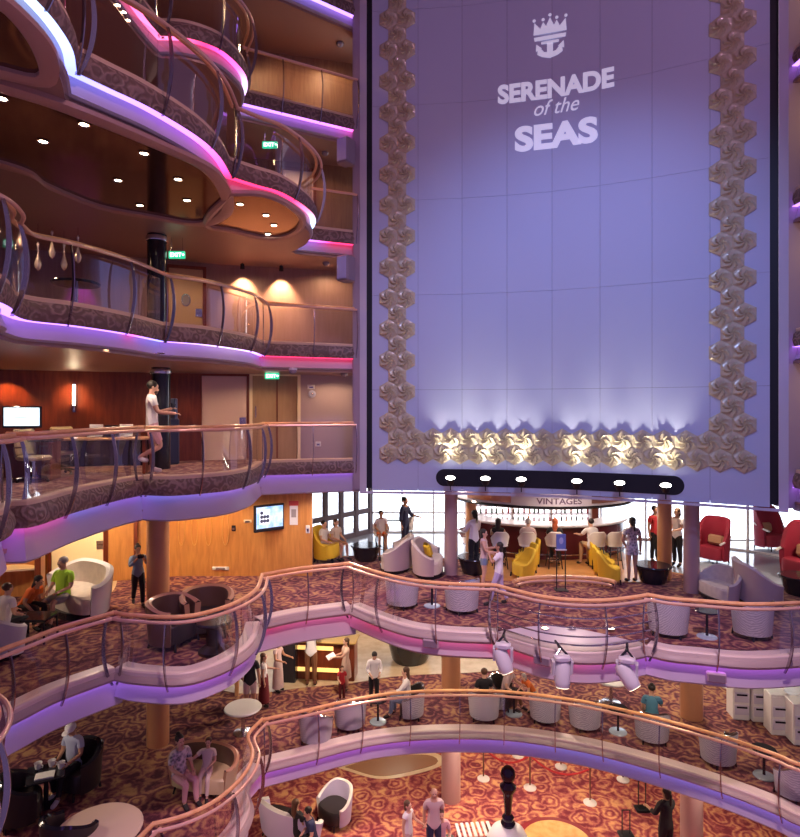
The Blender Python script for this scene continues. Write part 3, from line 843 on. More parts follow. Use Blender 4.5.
# downlit wall accents and their lamp heads under the deck
for deck, px, py, pw, lab in ((8, 243, 253, 200, 'left of two small black spot heads over the lit mauve wall'), (8, 281, 254, 200, 'right of two small black spot heads over the lit mauve wall')):
    p, a = wall_pt(px, WB); x, y = p.x + .30 * math.sin(a), p.y - .34 * math.cos(a); z = DZ[deck] - .55
    t = thing('ceiling_spotlight', lab, 'spotlight', (x, y, z), 0, 'spot heads over the mauve wall')
    MB().tube([(0, 0, 0), (0, 0, -.08)], .012, 6).build('stem', steel, t)
    MB().lathe([(.02, -.08), (.05, -.10), (.06, -.22), (.05, -.22), (0, -.15)], n=14).build('shade', dark_gloss, t)
    spot((x, y, z - .23), (p.x, p.y + .05, z - 1.0), pw, (1, .62, .30), 80, .8, .03)
# wood wall glows over the desks
for px, pw in ((12, 520), (74, 300)):
    p, a = wall_pt(px, WB); spot((p.x + .05, p.y - .45, D7 - .6), (p.x, p.y, D7 - 1.9), pw, (1, .5, .16), 80, .8, .03)
p, a = wall_pt(74, WB); t = thing('wall_lamp', 'slim upright glowing wall lamp on the red wood wall behind the desks', 'lamp', (p.x + .05, p.y - .1, D6 + 1.3), a)
MB().tube([(0, 0, .1), (0, 0, .6)], .025, 8).build('tube', lamp_w, t); MB().lathe([(.035, 0), (.03, .1), (.03, .12)], n=10).box((0, .06, .3), (.06, .06, .7)).build('holder', steel, t)
for x in (-3.1, -1.9):
    spot((x, 14.6, D10 - .6), (x, 16.1, D10 - 1.9), 55, (1, .55, .22), 80, .8, .04)

# crystal drops hanging on deck 7
cry = mat('crystal', (.8, .7, .66), .08, metal=.3)
for i, (px, py, l, lab) in enumerate(((38, 262, 1.5, 'leftmost'), (52, 250, .9, 'second'), (64, 262, 1.3, 'third'), (20, 240, .6, 'shortest'), (78, 255, 1.1, 'rightmost'))):
    Y = 12.2 + .25 * (i % 3); x = (px - CX) * Y / F; zz = CAMZ + (HY - py) * Y / F
    t = thing('crystal_drop', 'long glass drop on a thin wire behind the gold rail, %s of the row' % lab, 'hanging ornament', (x, Y, zz), 0, 'hanging crystal drops')
    MB().tube([(0, 0, .2), (0, 0, D8 - .55 - zz)], .006, 5).build('wire', steel, t)
    MB().lathe([(0, -.18), (.05, -.12), (.07, -.04), (.04, .06), (.015, .16), (.012, .3), (.03, .36), (0, .42)], n=10).build('drop', cry, t)
p, a = wall_pt(79, WB); spot((p.x + .4, p.y - .5, D8 - .7), (p.x, p.y, D7 + .8), 60, (.55, .08, .9), 40, .7, .03)
# round table seen through the deck 7 rail
Y = 10.6; x = (76 - CX) * Y / F
t = thing('round_table', 'round dark table standing behind the gold rail below the crystal drops', 'table', (x, Y, D7))
MB().lathe([(.0, .66), (.38, .66), (.40, .69), (.38, .71), (0, .71)], n=28).build('tabletop', dark_gloss, t)
MB().lathe([(.2, 0), (.2, .03), (.04, .06), (.035, .66)], n=18).build('stem', steel, t)

# ---------------------------------------------------------------- deck 5 left wall fittings
W5 = [(-16, 11.2), (-9.2, 14.0), (-5.5, 15.0), (-2.2, 15.0)]
p, a, s = on_wall(271, 516, W5, .22)
t = thing('wall_television', 'angled flat television with a blue picture on the orange wood wall', 'television', p, rad(38))
MB().box((0, 0, 0), (.80, .07, .66), bev=.015).build('casing', dark_gloss, t)
MB().box((0, -.04, .02), (.70, .015, .52)).build('screen', mat('tv_screen', (.1, .2, .4), .2, emit=(.25, .48, .85), estr=.9, pattern='noise', col2=(.8, .85, .9), scale=5), t)
MB().box((-.14, -.049, .04), (.28, .006, .36)).build('picture_block', mat('tv_white', (.8, .85, .9), .4, emit=(.7, .78, .9), estr=.7), t)
mb = MB()
for k in range(7): mb.ball((-.22 + .08 * (k % 3), -.055, -.06 + .1 * (k // 3)), (.045, .004, .045), 8, 5)
mb.build('picture_figure', mat('tv_dark', (.05, .07, .15), .5), t)
MB().box((.05, .12, 0), (.12, .2, .12)).build('bracket', black_m, t)
orn = mat('ornament_gold', (.70, .38, .12), .3, metal=.2)
for i, px in enumerate((182, 195, 209, 226)):
    p, a, s = on_wall(px, 525, W5, .03)
    t = thing('wall_ornament', 'slender looped wood ornament on the lit orange wall, %s of four' % ['leftmost', 'second from left', 'third from left', 'rightmost'][i], 'wall ornament', p, a, 'looped ornaments on the orange wall')
    pts = []
    for k in range(24):
        q = 2 * PI * k / 24; pts.append((.075 * math.sin(q) * (1 + .3 * math.cos(q)), -.01, .5 * -math.cos(q)))
    MB().tube(pts, .013, 6, closed=True).build('loop', orn, t)
    MB().tube([(0, -.01, .5), (0, -.01, .62)], .012, 6).build('stalk', orn, t)
    spot((p.x, p.y - .35, D6 - .62), (p.x, p.y + .1, D6 - 1.6), 30, (1, .62, .22), 90, .9, .04)
p, a, s = on_wall(294, 511, W5, .03); t = thing('notice_sign', 'white notice with a red header on the wood wall right of the television', 'notice', p, a)
MB().box((0, 0, -.1), (.2, .02, .48)).build('sheet', white_m, t); MB().box((0, -.008, .2), (.24, .02, .12)).build('header', mat('notice_red', (.5, .05, .05), .5), t)
MB().box((0, -.012, -.05), (.12, .006, .2)).build('print', mat('notice_grey', (.35, .3, .3), .6), t)
plate('wall_plate', 248, 521, .2, .08, W5, cream_m, 'small pale plate on the orange wall left of the television', 'wall plate')
plate('wall_switch', 234, 528, .1, .14, W5, dark_gloss, 'small dark switch on the orange wall left of the pale plate', 'switch')
plate('wall_socket', 221, 568, .42, .08, W5, white_m, 'white double socket low on the orange wood wall', 'socket')
plate('wall_phone', 308, 529, .1, .2, W5, white_m, 'white phone at the right end of the orange wood wall', 'phone')
door(5, 79, 1.15, 1.95, 5, W5, door_c, True, wood_red)
door(6, 121, .6, 2.0, 5, W5, wood_or, False, wood_red)
plate('door_panel', 121, 531, .14, .36, W5, dark_gloss, 'dark plaque on the orange door beside the cream doorway', 'plaque')
# niche with hourglass ornament
p, a, s = on_wall(25, 575, W5, 1.4)
t = thing('wood_niche', 'tall rounded wood niche with a small shelf behind the seated people', 'niche', (p.x, p.y, D5), a)
n = 18; vs = []; fs = []
for k in range(n + 1):
    q = PI * k / n
    for z in (0, 2.2): vs.append((.62 * math.cos(q), .1 + .5 * math.sin(q), z))
for k in range(n): fs.append((k * 2, k * 2 + 2, k * 2 + 3, k * 2 + 1))
MB().add(vs, fs).build('niche_back', wood_or, t)
for sx in (-1, 1): MB().box((sx * .68, .1, 1.1), (.12, .3, 2.2)).build('niche_post', wood_red, t)
MB().prism([(.6 * math.cos(PI * k / 12), .1 + .48 * math.sin(PI * k / 12)) for k in range(13)], .68, .72).build('niche_shelf', cream_m, t)
t2 = thing('hourglass_ornament', 'wooden hourglass ornament inside the rounded niche', 'ornament', (p.x - .1, p.y + .42, D5 + 1.25), 0)
MB().lathe([(0, 0), (.09, .06), (.1, .14), (.05, .28), (.02, .36), (.05, .46), (.08, .58), (.06, .68), (0, .72)], n=14).build('ornament_body', orn, t2)
MB().tube([(0, 0, .7), (0, 0, .9)], .012, 6).build('hook', steel, t2)
spot((p.x, p.y - .1, D5 + 2.15), (p.x, p.y + .5, D5 + .6), 35, (1, .6, .25), 80, .8, .05)
spot((-7.2, 13.2, D6 - .65), (-7.0, 14.5, D5 + 1), 90, (1, .7, .38), 100, .8, .05)

# floor insets
cream_floor = mat('floor_cream', (.72, .52, .32), .3, pattern='noise', col2=(.8, .62, .4), scale=2)
def inset(z, pix, m, closed=True, name='floor'):
    P = smooth_curve(U(z, *pix) + [U(z, pix[0])[0]], .15)[:-1]
    return tag(MB().prism(P, z - .003, z + .006).build(name, m, smooth=False), kind='structure')
inset(D5, [(48, 584), (70, 570), (100, 566), (116, 577), (112, 592), (92, 603), (60, 606), (40, 598)], cream_floor)
inset(D5 + .007, [(52, 585), (72, 574), (94, 571), (106, 578), (102, 590), (86, 598), (60, 601), (46, 596)], mat('floor_brown_inlay', (.34, .16, .08), .4))
inset(D4, [(180, 672), (215, 688), (250, 694), (300, 688), (352, 683), (400, 676), (480, 672), (560, 664), (640, 662), (760, 700), (800, 706), (800, 640), (500, 625), (200, 625)], tile_m)
inset(D3, [(338, 768), (380, 754), (430, 752), (445, 762), (424, 772), (380, 779)], cream_floor)
inset(D3 + .008, [(345, 767), (380, 757), (426, 755), (438, 762), (420, 769), (380, 776)], mat('floor_brown_inlay', (.34, .16, .08), .4))
blue_floor = mat('floor_pale_blue', (.45, .52, .66), .12)
tag(MB().prism(V2((-2.1, 17.0), (-.2, 17.2), (2.0, 16.6), (2.0, 21), (-2.2, 21)), D5 - .003, D5 + .006).build('floor', blue_floor, smooth=False), kind='structure')
tag(MB().prism(V2((7.2, 15.2), (8.3, 14.2), (12, 13.5), (14, 19), (6.6, 19), (5.6, 16.4)), D5 - .003, D5 + .006).build('floor', blue_floor, smooth=False), kind='structure')
tag(MB().prism(V2((2.0, 14.6), (6.3, 14.4), (6.6, 19.5), (2, 19.5)), D5 - .003, D5 + .012).build('floor', mat('floor_bar_gold', (.60, .27, .08), .3, pattern='noise', col2=(.72, .36, .12), scale=3), smooth=False), kind='structure')
# pale platform inside the bowed stage railing
st = [c for c in CURVE[5] if c[0] == 'stage'][0]; Pst = off(st[1], st[2], -.05)
mid = [(Pst[0].lerp(Pst[-1], k / 10)) + Vector((0, .22 + .55 * math.sin(PI * k / 10))) for k in range(11)]
plat = tag(MB().prism([*Pst, *reversed(mid)], D5 - .003, D5 + .03).build('floor', mat('stage_lavender', (.58, .48, .56), .35), smooth=False), kind='structure')
for px, py in ((545, 628.5), (572, 628), (611, 629)):
    dl2 = dl.put(W(px, py, D5 + .05), 0, 'tiny floor light set in the pale stage platform', 'floor lights in the stage platform'); dl2.rotation_euler = (PI, 0, 0)

# ---------------------------------------------------------------- windows and bar at the back of the lounge
frame_d = mat('window_frame_dark', (.16, .12, .15), .4); frame_w = mat('window_frame_white', (.75, .76, .82), .4)
pane_g = glass_mat('window_glass', (.97, .98, 1), .04)
def window(n, a, b, z0, z1, nx, rows, m, fw=.05):
    a, b = Vector(a), Vector(b); d = b - a; L = d.length; an = math.atan2(d.y, d.x)
    t = thing('window_%d' % n, None, None, (a.x, a.y, z0), an); t['kind'] = 'structure'
    H = z1 - z0; mb = MB()
    for k in range(nx + 1): mb.box((L * k / nx, 0, H / 2), (fw, .1, H))
    for z in [fw / 2, H - fw / 2] + [H * r for r in rows]: mb.box((L / 2, 0, z), (L, .08, fw))
    mb.build('window_frame', m, t, smooth=False)
    MB().box((L / 2, .02, H / 2), (L, .012, H)).build('window_pane', pane_g, t, smooth=False)
WT = D6 - .6
window(1, (-2.75, 18.0), (-1.0, 20.2), D5, WT, 4, (.35,), frame_d, .16)
window(2, (-1.0, 20.3), (2.2, 20.3), D5, WT, 3, (.75, .3), frame_w, .05)
window(3, (6.7, 20.0), (10.2, 17.6), D5, WT, 3, (.8,), frame_w, .05)
window(4, (10.2, 17.6), (14.5, 12.6), D5, WT, 4, (.8,), frame_w, .05)
wall('wall_back', [(2.2, 20.5), (6.7, 20.2)], D5, WT, wood_red)
wall('wall_right', [(14.5, 12.6), (16, 11)], D5, WT, wood_red)
bx, by = 4.35, 18.65
def arc(rx, ry, a0=200, a1=340, n=36): return [Vector((bx + rx * math.cos(rad(a0 + (a1 - a0) * k / n)), by + ry * math.sin(rad(a0 + (a1 - a0) * k / n)))) for k in range(n + 1)]
t = thing('bar_counter', 'curved wine bar counter with dark red front and white marble top', 'bar counter', (bx, by, D5))
def bl(mb, n, m, tt): o = mb.build(n, m, tt, loc=(-tt.location[0], -tt.location[1], -tt.location[2])); return o
P = arc(2.5, 2.1); N = normals(P)
bl(sweep(MB(), P, N, [(.0, D5), (.0, D5 + .9), (-.05, D5 + .92), (-.5, D5 + .92), (-.5, D5)]), 'counter_front', mat('bar_red', (.10, .015, .02), .25), t)
bl(sweep(MB(), P, N, [(.0, D5 + .92), (.14, D5 + .92), (.16, D5 + .95), (.14, D5 + .98), (-.55, D5 + .98), (-.55, D5 + .92)]), 'counter_top', mat('bar_marble', (.75, .72, .78), .15), t)
bl(MB().tube([(p.x, p.y, D5 + .18) for p in off(P, N, .15)], .025, 8), 'foot_rail', steel, t)
t = thing('bar_canopy', 'curved lavender canopy over the wine bar carrying the bar name', 'canopy', (bx, by, D6 - .6))
P2 = arc(2.75, 2.5, 192, 348, 44); N2 = normals(P2)
bl(sweep(MB(), P2, N2, [(-.4, WT), (.0, WT), (.0, WT - .74), (-.02, WT - .78), (-.6, WT - .78)]), 'fascia_board', mat('canopy_lav', (.62, .58, .70), .35, metal=.0), t)
bl(sweep(MB(), P2, N2, [(.02, WT - .70), (.05, WT - .74), (.02, WT - .78), (-.05, WT - .78)]), 'lower_edge', dark_gloss, t)
for s0, s1 in ((5, 17), (27, 39)):
    PP_, NN_ = P2[s0:s1 - 2], N2[s0:s1 - 2]
    bl(sweep(MB(), PP_, NN_, [(.004, WT - .16), (.015, WT - .16), (.015, WT - .64), (.004, WT - .64)]), 'copper_inlay', mat('canopy_copper', (.62, .36, .30), .2, metal=.7), t)
vs, fs = text_mb('VINTAGES', .225, .004)
L = [0]
for a_, b_ in zip(P2, P2[1:]): L.append(L[-1] + (b_ - a_).length)
def on_arc(u, z):
    s_ = L[-1] / 2 + u - .05; i = max(0, min(len(L) - 2, next((k for k in range(len(L) - 1) if L[k + 1] >= s_), len(L) - 2)))
    k = (s_ - L[i]) / (L[i + 1] - L[i]); q = P2[i].lerp(P2[i + 1], k) + N2[i].lerp(N2[i + 1], k) * .012
    return (q.x, q.y, z)
bl(MB().add([on_arc(a_ * 1.18, WT - .635 + b_) for a_, b_ in vs], fs), 'bar_name_lettering', mat('letter_plum', (.10, .05, .13), .4), t)
# lit back bar with shelves
t = thing('back_bar_shelving', 'brightly lit white shelving full of bottles behind the wine bar', 'shelving', (bx, 19.9, D5))
MB().box((0, .2, 1.25), (4.0, .06, 2.1)).build('lit_panel', mat('back_bar_lit', (.9, .85, .9), .5, emit=(1, .92, .96), estr=1.3), t)
for z in (.45, .72, .99, 1.26): MB().box((0, 0, z), (3.9, .3, .03)).build('shelf', mat('shelf_glass', (.6, .6, .66), .2), t)
for x in (-1.95, -.65, .65, 1.95): MB().box((x, .02, 1.2), (.05, .32, 2.2)).build('upright', white_m, t)
MB().box((0, 0, .2), (3.9, .4, .4)).build('base_cupboard', wood_red, t)
def make_bottle(m):
    t = MB().lathe([(.0, 0), (.036, 0), (.038, .02), (.038, .16), (.014, .21), (.013, .27), (.016, .275), (.016, .29), (0, .29)], n=8).build('bottle', m)
    tag(t, None, 'bottle'); return t
bm_ = [mat('bottle_amber', (.45, .16, .03), .15), mat('bottle_green', (.05, .12, .05), .15), mat('bottle_dark', (.05, .03, .05), .15), mat('bottle_clear', (.6, .6, .65), .1), mat('bottle_red', (.4, .03, .05), .2)]
bp = [make_bottle(m) for m in bm_]; used_b = [False] * 5
names = ['amber', 'green', 'dark', 'clear', 'red']; sh = ['lowest', 'second', 'third', 'top']
for r in range(4):
    for k in range(22):
        i = R.randrange(5); o = bp[i] if not used_b[i] else bp[i].copy()
        if used_b[i]: COL.objects.link(o)
        used_b[i] = True
        o.location = (bx - 1.85 + 3.7 * k / 21 + R.uniform(-.03, .03) + (.0), 19.85 + R.uniform(-.06, .06), D5 + (.465, .735, 1.005, 1.275)[r]); s_ = R.uniform(.72, .86); o.scale = (s_, s_, s_)
        o['label'] = '%s bottle standing on the %s lit shelf behind the wine bar' % (names[i], sh[r]); o['group'] = '%s bottles on the %s lit shelf' % (names[i], sh[r])
for x, r in ((2.12, .13), (6.55, .15)):
    pass
o = MB().lathe([(.16, 0), (.16, WT - D5)], n=20).build('column', col_w, loc=((471 - CX) * 17.6 / F, 17.6, D5)); tag(o, kind='structure')
o = MB().lathe([(.17, 0), (.17, WT - D5)], n=20).build('column', col_w, loc=((664.5 - CX) * 14.9 / F, 14.9, D5)); tag(o, kind='structure')
# ================================================================ furniture
fab_pat = mat('fabric_lattice', (.40, .38, .42), .8, pattern='check', col2=(.62, .58, .60), scale=11)
leather = mat('leather_dark', (.035, .028, .028), .35)
leather_br = mat('leather_bronze', (.16, .09, .06), .35)
fab_beige = mat('fabric_beige', (.62, .52, .46), .85, pattern='noise', col2=(.70, .60, .52), scale=9)
fab_pink = mat('fabric_rose_beige', (.55, .43, .44), .8)
fab_yel = mat('fabric_mustard', (.80, .52, .03), .8)
fab_white = mat('fabric_white', (.74, .70, .68), .8)
fab_lav = mat('fabric_lavender', (.58, .50, .72), .8)
fab_red = mat('fabric_wine', (.30, .012, .04), .75)
leather_tan = mat('leather_tan', (.62, .50, .28), .45)
rim_wood = mat('rim_copper_wood', (.55, .30, .16), .3)
def shell(rx, ry, hb, ha, A, th, z0=.10, n=28, drop=1.0, lean=.06):
    """wrap-round seat back: outer skin, rim and inner skin as separate meshes (front is -Y)"""
    out = MB(); inn = MB(); rim = MB(); O = []; I = []
    for k in range(n + 1):
        q = rad(-A + 2 * A * k / n); c = math.cos(q); s_ = math.sin(q)
        w = max(0.0, min(1.0, (abs(q) - rad(A) * .25) / (rad(A) * .75))) ** drop
        h = hb + (ha - hb) * (w * w * (3 - 2 * w))
        e = 1 + lean
        O.append([(rx * s_ * .94, ry * c * .94, z0), (rx * s_, ry * c, z0 + (h - z0) * .5), (rx * s_ * e, ry * c * e, h)])
        a, b = rx - th, ry - th
        I.append([(a * s_ * .96, b * c * .96, z0 + .15), (a * s_ * e, b * c * e, h)])
    def grid(mb, G):
        m = len(G[0]); vs = sum(G, []); fs = [(i * m + k, i * m + k + 1, i * m + m + k + 1, i * m + m + k) for i in range(len(G) - 1) for k in range(m - 1)]
        mb.add(vs, fs)
    grid(out, O); grid(inn, I)
    grid(rim, [[(o[2][0], o[2][1], o[2][2]), ((o[2][0] + i[1][0]) / 2, (o[2][1] + i[1][1]) / 2, o[2][2] + th * .35), i[1]] for o, i in zip(O, I)])
    for e in (0, -1): # front faces of the arms
        o, i = O[e], I[e]; rim.add([o[0], o[1], o[2], i[1], i[0]], [(0, 1, 2, 3, 4)])
    return out, rim, inn
def seat_mb(rx, ry, z0, z1, flat=.85):
    P = []
    for k in range(28):
        q = 2 * PI * k / 28; c, s_ = math.cos(q), math.sin(q)
        P.append((rx * abs(s_) ** .8 * (1 if s_ > 0 else -1), (ry * abs(c) ** .8 * (1 if c > 0 else -1) if c > 0 else -ry * flat * abs(c) ** .5)))
    mb = MB(); n = len(P)
    vs = [(x, y, z0) for x, y in P] + [(x, y, z1 - .04) for x, y in P] + [(x * .92, y * .92, z1) for x, y in P]
    fs = [tuple(range(n - 1, -1, -1)), tuple(range(2 * n, 3 * n))]
    for r in (0, 1): fs += [(r * n + i, r * n + (i + 1) % n, r * n + n + (i + 1) % n, r * n + n + i) for i in range(n)]
    return mb.add(vs, fs)
def tub(name, cat, rx, ry, hb, ha, A, th, om, im, sm, rm, seat_h=.42, drop=1.0, base='leg', lean=.06, pillow=None):
    def mk():
        t = thing(name, '', cat)
        o, r, i = shell(rx, ry, hb, ha, A, th, drop=drop, lean=lean)
        o.build('outer_back', om, t); r.build('back_rim', rm, t); i.build('inner_back', im, t)
        seat_mb(rx - th * .9, ry - th * .9, .12, seat_h).build('seat', sm, t)
        if base == 'leg':
            for sx in (-1, 1):
                for sy in (-1, 1):
                    MB().tube([(sx * rx * .62, sy * ry * .62, .13), (sx * rx * .66, sy * ry * .66, 0)], .022, 6).build('leg', dark_gloss, t)
        else:
            MB().lathe([(rx * .8, 0), (rx * .82, .12)], n=24, sy=ry / rx).build('plinth', dark_gloss, t)
        if pillow:
            MB().box((rx * .15, ry * .15, seat_h + .17), (.36, .14, .34), rz=.5, bev=.06, rx=-.3).build('cushion', pillow, t)
        return t
    return Kind(mk)
lattice = tub('tub_chair', 'armchair', .40, .38, .80, .56, 118, .07, fab_pat, leather, leather, steel)
bronze = tub('tub_chair', 'armchair', .46, .44, .78, .66, 125, .10, leather_br, leather_br, leather, rim_wood, drop=1.4)
mustard = tub('mustard_armchair', 'armchair', .36, .36, .80, .42, 112, .08, fab_yel, fab_yel, fab_yel, fab_yel, drop=.8)
beige = tub('beige_loveseat', 'sofa', .66, .46, .84, .52, 112, .10, fab_pink, fab_beige, fab_beige, fab_beige, base='plinth')
beige_p = tub('beige_loveseat', 'sofa', .66, .46, .84, .52, 112, .10, fab_pink, fab_beige, fab_beige, fab_beige, base='plinth', pillow=fab_yel)
white_sofa = tub('white_sofa', 'sofa', .80, .46, .80, .58, 108, .12, fab_white, fab_beige, fab_beige, fab_white, base='plinth')
tan_sofa = tub('tan_leather_sofa', 'sofa', .78, .46, .78, .60, 120, .10, leather_tan, leather_br, leather_tan, rim_wood, drop=1.3)
lav_chair = tub('lavender_armchair', 'armchair', .44, .42, .80, .50, 116, .08, fab_lav, fab_lav, leather, fab_white)
lav_sofa = tub('lavender_sofa', 'sofa', .85, .46, .82, .55, 110, .12, fab_lav, fab_lav, leather, fab_white)
black_chair = tub('black_armchair', 'armchair', .40, .40, .78, .6, 118, .09, leather, leather, leather, dark_gloss)
LS = .88
def mk_wing():
    t = thing('wing_chair', '', 'armchair')
    vs = []; fs = []
    o, r, i = shell(.45, .42, 1.25, .62, 112, .10, drop=2.2, lean=.02)
    o.build('outer_back', fab_red, t); r.build('back_rim', fab_red, t); i.build('inner_back', fab_red, t)
    seat_mb(.36, .34, .12, .45).build('seat', fab_red, t)
    MB().box((0, .16, .62), (.48, .14, .28), bev=.05, rx=-.2).build('cushion', mat('cushion_brown', (.45, .25, .15), .8), t)
    for sx in (-1, 1):
        MB().tube([(sx * .40, -.30, .60), (sx * .42, -.05, .66), (sx * .41, .2, .78)], .03, 8).build('arm_trim', white_m, t)
        for sy in (-1, 1): MB().tube([(sx * .28, sy * .26, .13), (sx * .30, sy * .28, 0)], .02, 6).build('leg', dark_gloss, t)
    return t
wing = Kind(mk_wing)
def mk_stool():
    t = thing('bar_stool', '', 'bar stool')
    o, r, i = shell(.25, .23, 1.08, .86, 105, .05, z0=.72, lean=.08)
    o.build('outer_back', fab_white, t); r.build('back_rim', fab_white, t); i.build('inner_back', fab_white, t)
    seat_mb(.22, .21, .66, .74).build('seat', fab_white, t)
    for sx in (-1, 1):
        for sy in (-1, 1): MB().tube([(sx * .13, sy * .12, .67), (sx * .20, sy * .19, 0)], .016, 6).build('leg', dark_gloss, t)
    MB().tube([(.17, .16, .25), (-.17, .16, .25), (-.17, -.16, .25), (.17, -.16, .25)], .012, 6, closed=True).build('footrest', steel, t)
    return t
stool = Kind(mk_stool)
def mk_side():
    t = thing('side_table', '', 'table')
    MB().lathe([(0, .52), (.22, .52), (.235, .54), (.22, .555), (0, .555)], n=24).build('tabletop', dark_gloss, t)
    MB().lathe([(.028, .03), (.025, .52)], n=12).build('stem', dark_gloss, t)
    MB().lathe([(0, .035), (.05, .035), (.19, .02), (.20, .01), (.20, 0), (0, 0)], n=24).build('base_disc', mat('disc_blue_sheen', (.50, .62, .72), .15, metal=.3), t)  # chrome base disc; the blue it reflects is painted into its colour
    return t
side = Kind(mk_side)
def mk_drum():
    t = thing('drum_table', '', 'table')
    MB().lathe([(0, 0), (.30, 0), (.34, .06), (.40, .30), (.44, .42)], n=28).build('drum_body', dark_gloss, t)
    MB().lathe([(0, .42), (.46, .42), (.48, .44), (.46, .47), (0, .47)], n=28).build('tabletop', dark_gloss, t)
    return t
drum = Kind(mk_drum)
def mk_round():
    t = thing('round_table', '', 'table')
    MB().lathe([(0, .66), (.48, .66), (.50, .685), (.48, .71), (0, .71)], n=32).build('tabletop', white_m, t)
    MB().lathe([(.26, 0), (.26, .03), (.05, .06), (.04, .66)], n=20).build('stem', steel, t)
    return t
rtable = Kind(mk_round)

def put(kind, px, py, deck, face, label, group=None, sc=LS):
    """stand a piece at floor pixel (px, py); face: 0 looks to the camera side, 90 to the right, 180 away"""
    return kind.put(W(px, py, DZ.get(deck, 0) + (.0 if deck else 0)), rad(face), label, group, sc)
DZ[3] = D3
GL = 'lattice-backed tub chairs along the railings'
# deck 5 by the railing
for px, py, f, l in ((402, 606, 140, 'lattice-backed tub chair left of the pair in front of the pale sofas'), (462, 611, -150, 'lattice-backed tub chair at the foot of the left rose column'),
                     (668, 634, 150, 'lattice-backed tub chair left of the right rose column on the lounge floor'), (752, 636, -160, 'lattice-backed tub chair with violet light in front of the right loveseat')):
    put(lattice, px, py, 5, f, l, GL)
put(side, 432, 606, 5, 0, 'small table with a pale blue sheen on its base disc between the two left lounge tub chairs', 'side tables by the railings')
put(side, 707, 637, 5, 0, 'small table with a pale blue sheen on its base disc between the two right lounge tub chairs', 'side tables by the railings')
put(beige, 395, 569, 5, -100, 'rose beige loveseat with its back turned, left of the one with yellow cushion', 'rose beige loveseats', 1.02)
put(beige_p, 430, 574, 5, 80, 'rose beige loveseat with a yellow cushion beside the left column', 'rose beige loveseats', 1.0)
put(beige, 718, 599, 5, -80, 'rose beige loveseat right behind the right column', 'rose beige loveseats', .80)
put(beige, 760, 603, 5, 80, 'rose beige loveseat at the far right seen from its side', 'rose beige loveseats', 1.05)
for px, py, l in ((366, 560, 'black drum table beside the yellow armchair with two people'), (474, 573, 'black drum table right of the left column'), (653, 582, 'black drum table in front of the woman in a patterned playsuit'), (800, 594, 'black drum table at the right picture edge')):
    put(drum, px, py, 5, 0, l, 'black drum tables in the lounge', .9)
GM = 'mustard armchairs facing the wine bar'
for k in range(3):
    put(mustard, 522 + 3 * k, 578 - 6 * k, 5, -75, 'mustard armchair in the left row of three, %s' % ['nearest', 'middle', 'farthest from the railing'][k], GM, .88)
    put(mustard, 611 - 5 * k, 582 - 7 * k, 5, 75, 'mustard armchair in the right row of three, %s' % ['nearest', 'middle', 'farthest from the railing'][k], GM, .88)
put(mustard, 328, 561, 5, 70, 'mustard armchair holding two people near the dark window', GM, 1.15)
for px, l in ((500, 'white bar stool leftmost at the wine bar'), (527, 'white bar stool second from left at the wine bar'), (554, 'white bar stool under the red-haired woman'), (597, 'white bar stool under the man in the white shirt'), (614, 'empty white bar stool right of the man in the white shirt')):
    put(stool, px, 568, 5, 180, l, 'white stools at the wine bar', .9)
for px, py, f, s_, l in ((713, 562, -60, .95, 'wine red wing chair just right of the right rose column'), (770, 549, 20, 1.0, 'wine red wing chair with brown cushion near the bright window'), (802, 580, -70, 1.1, 'wine red wing chair at the right picture edge')):
    put(wing, px, py, 5, f, l, 'wine red wing chairs', s_)
# left part of deck 5
put(white_sofa, 77, 612, 5, -35, 'white sofa under the person in the lime shirt', 'white sofas on the left', 1.15)
put(white_sofa, -6, 652, 5, 150, 'white sofa at the left picture edge seen from behind', 'white sofas on the left', .95)
put(bronze, 174, 644, 5, 70, 'bronze-rimmed tub chair left of the pair behind the bowed railing', 'bronze tub chairs', 1.0)
put(bronze, 207, 634, 5, 20, 'bronze-rimmed tub chair right of the pair behind the bowed railing', 'bronze tub chairs', 1.0)
t = thing('pedestal_table', 'dark hourglass pedestal table beside the two bronze tub chairs', 'table', W(214, 652, D5))
MB().lathe([(.26, 0), (.26, .05), (.13, .14), (.13, .42), (.2, .5)], n=24).build('pedestal', leather, t); MB().lathe([(0, .5), (.30, .5), (.31, .53), (.29, .55), (0, .55)], n=28).build('tabletop', dark_gloss, t)
t = thing('low_table', 'low dark table between the people on the white sofas', 'table', W(36, 640, D5))
MB().box((0, 0, .42), (.62, .5, .05), bev=.015).build('tabletop', dark_gloss, t)
for sx in (-1, 1):
    for sy in (-1, 1): MB().tube([(sx * .26, sy * .2, .4), (sx * .27, sy * .21, 0)], .02, 6).build('leg', dark_gloss, t)
# bar-height table with chairs near the seated man
t = thing('high_table', 'tall dark table between the seated man and the dark figure by the window', 'table', W(393, 552, D5))
MB().box((0, 0, .95), (.6, .5, .04), bev=.01).build('tabletop', dark_gloss, t)
for sx in (-1, 1):
    for sy in (-1, 1): MB().tube([(sx * .26, sy * .2, .94), (sx * .27, sy * .21, 0)], .018, 6).build('leg', dark_gloss, t)
put(stool, 381, 556, 5, 10, 'white-seated high stool under the man in orange shorts', 'high stools by the window', .9)
put(stool, 407, 549, 5, -80, 'white-seated high stool beside the dark standing figure', 'high stools by the window', .9)
t = thing('sign_stand', 'blue sign on a pair of thin black posts in front of the wine bar', 'sign stand', W(561, 590, D5))
MB().box((0, 0, 1.12), (.22, .04, .34), bev=.01).build('sign_board', mat('sign_blue', (.16, .22, .55), .35), t)
MB().ball((0, -.022, 1.14), (.05, .004, .08), 10, 6).build('sign_figure', mat('sign_lilac', (.45, .5, .75), .5), t)
MB().box((0, 0, .93), (.25, .1, .03), bev=.008).build('ledge', white_m, t)
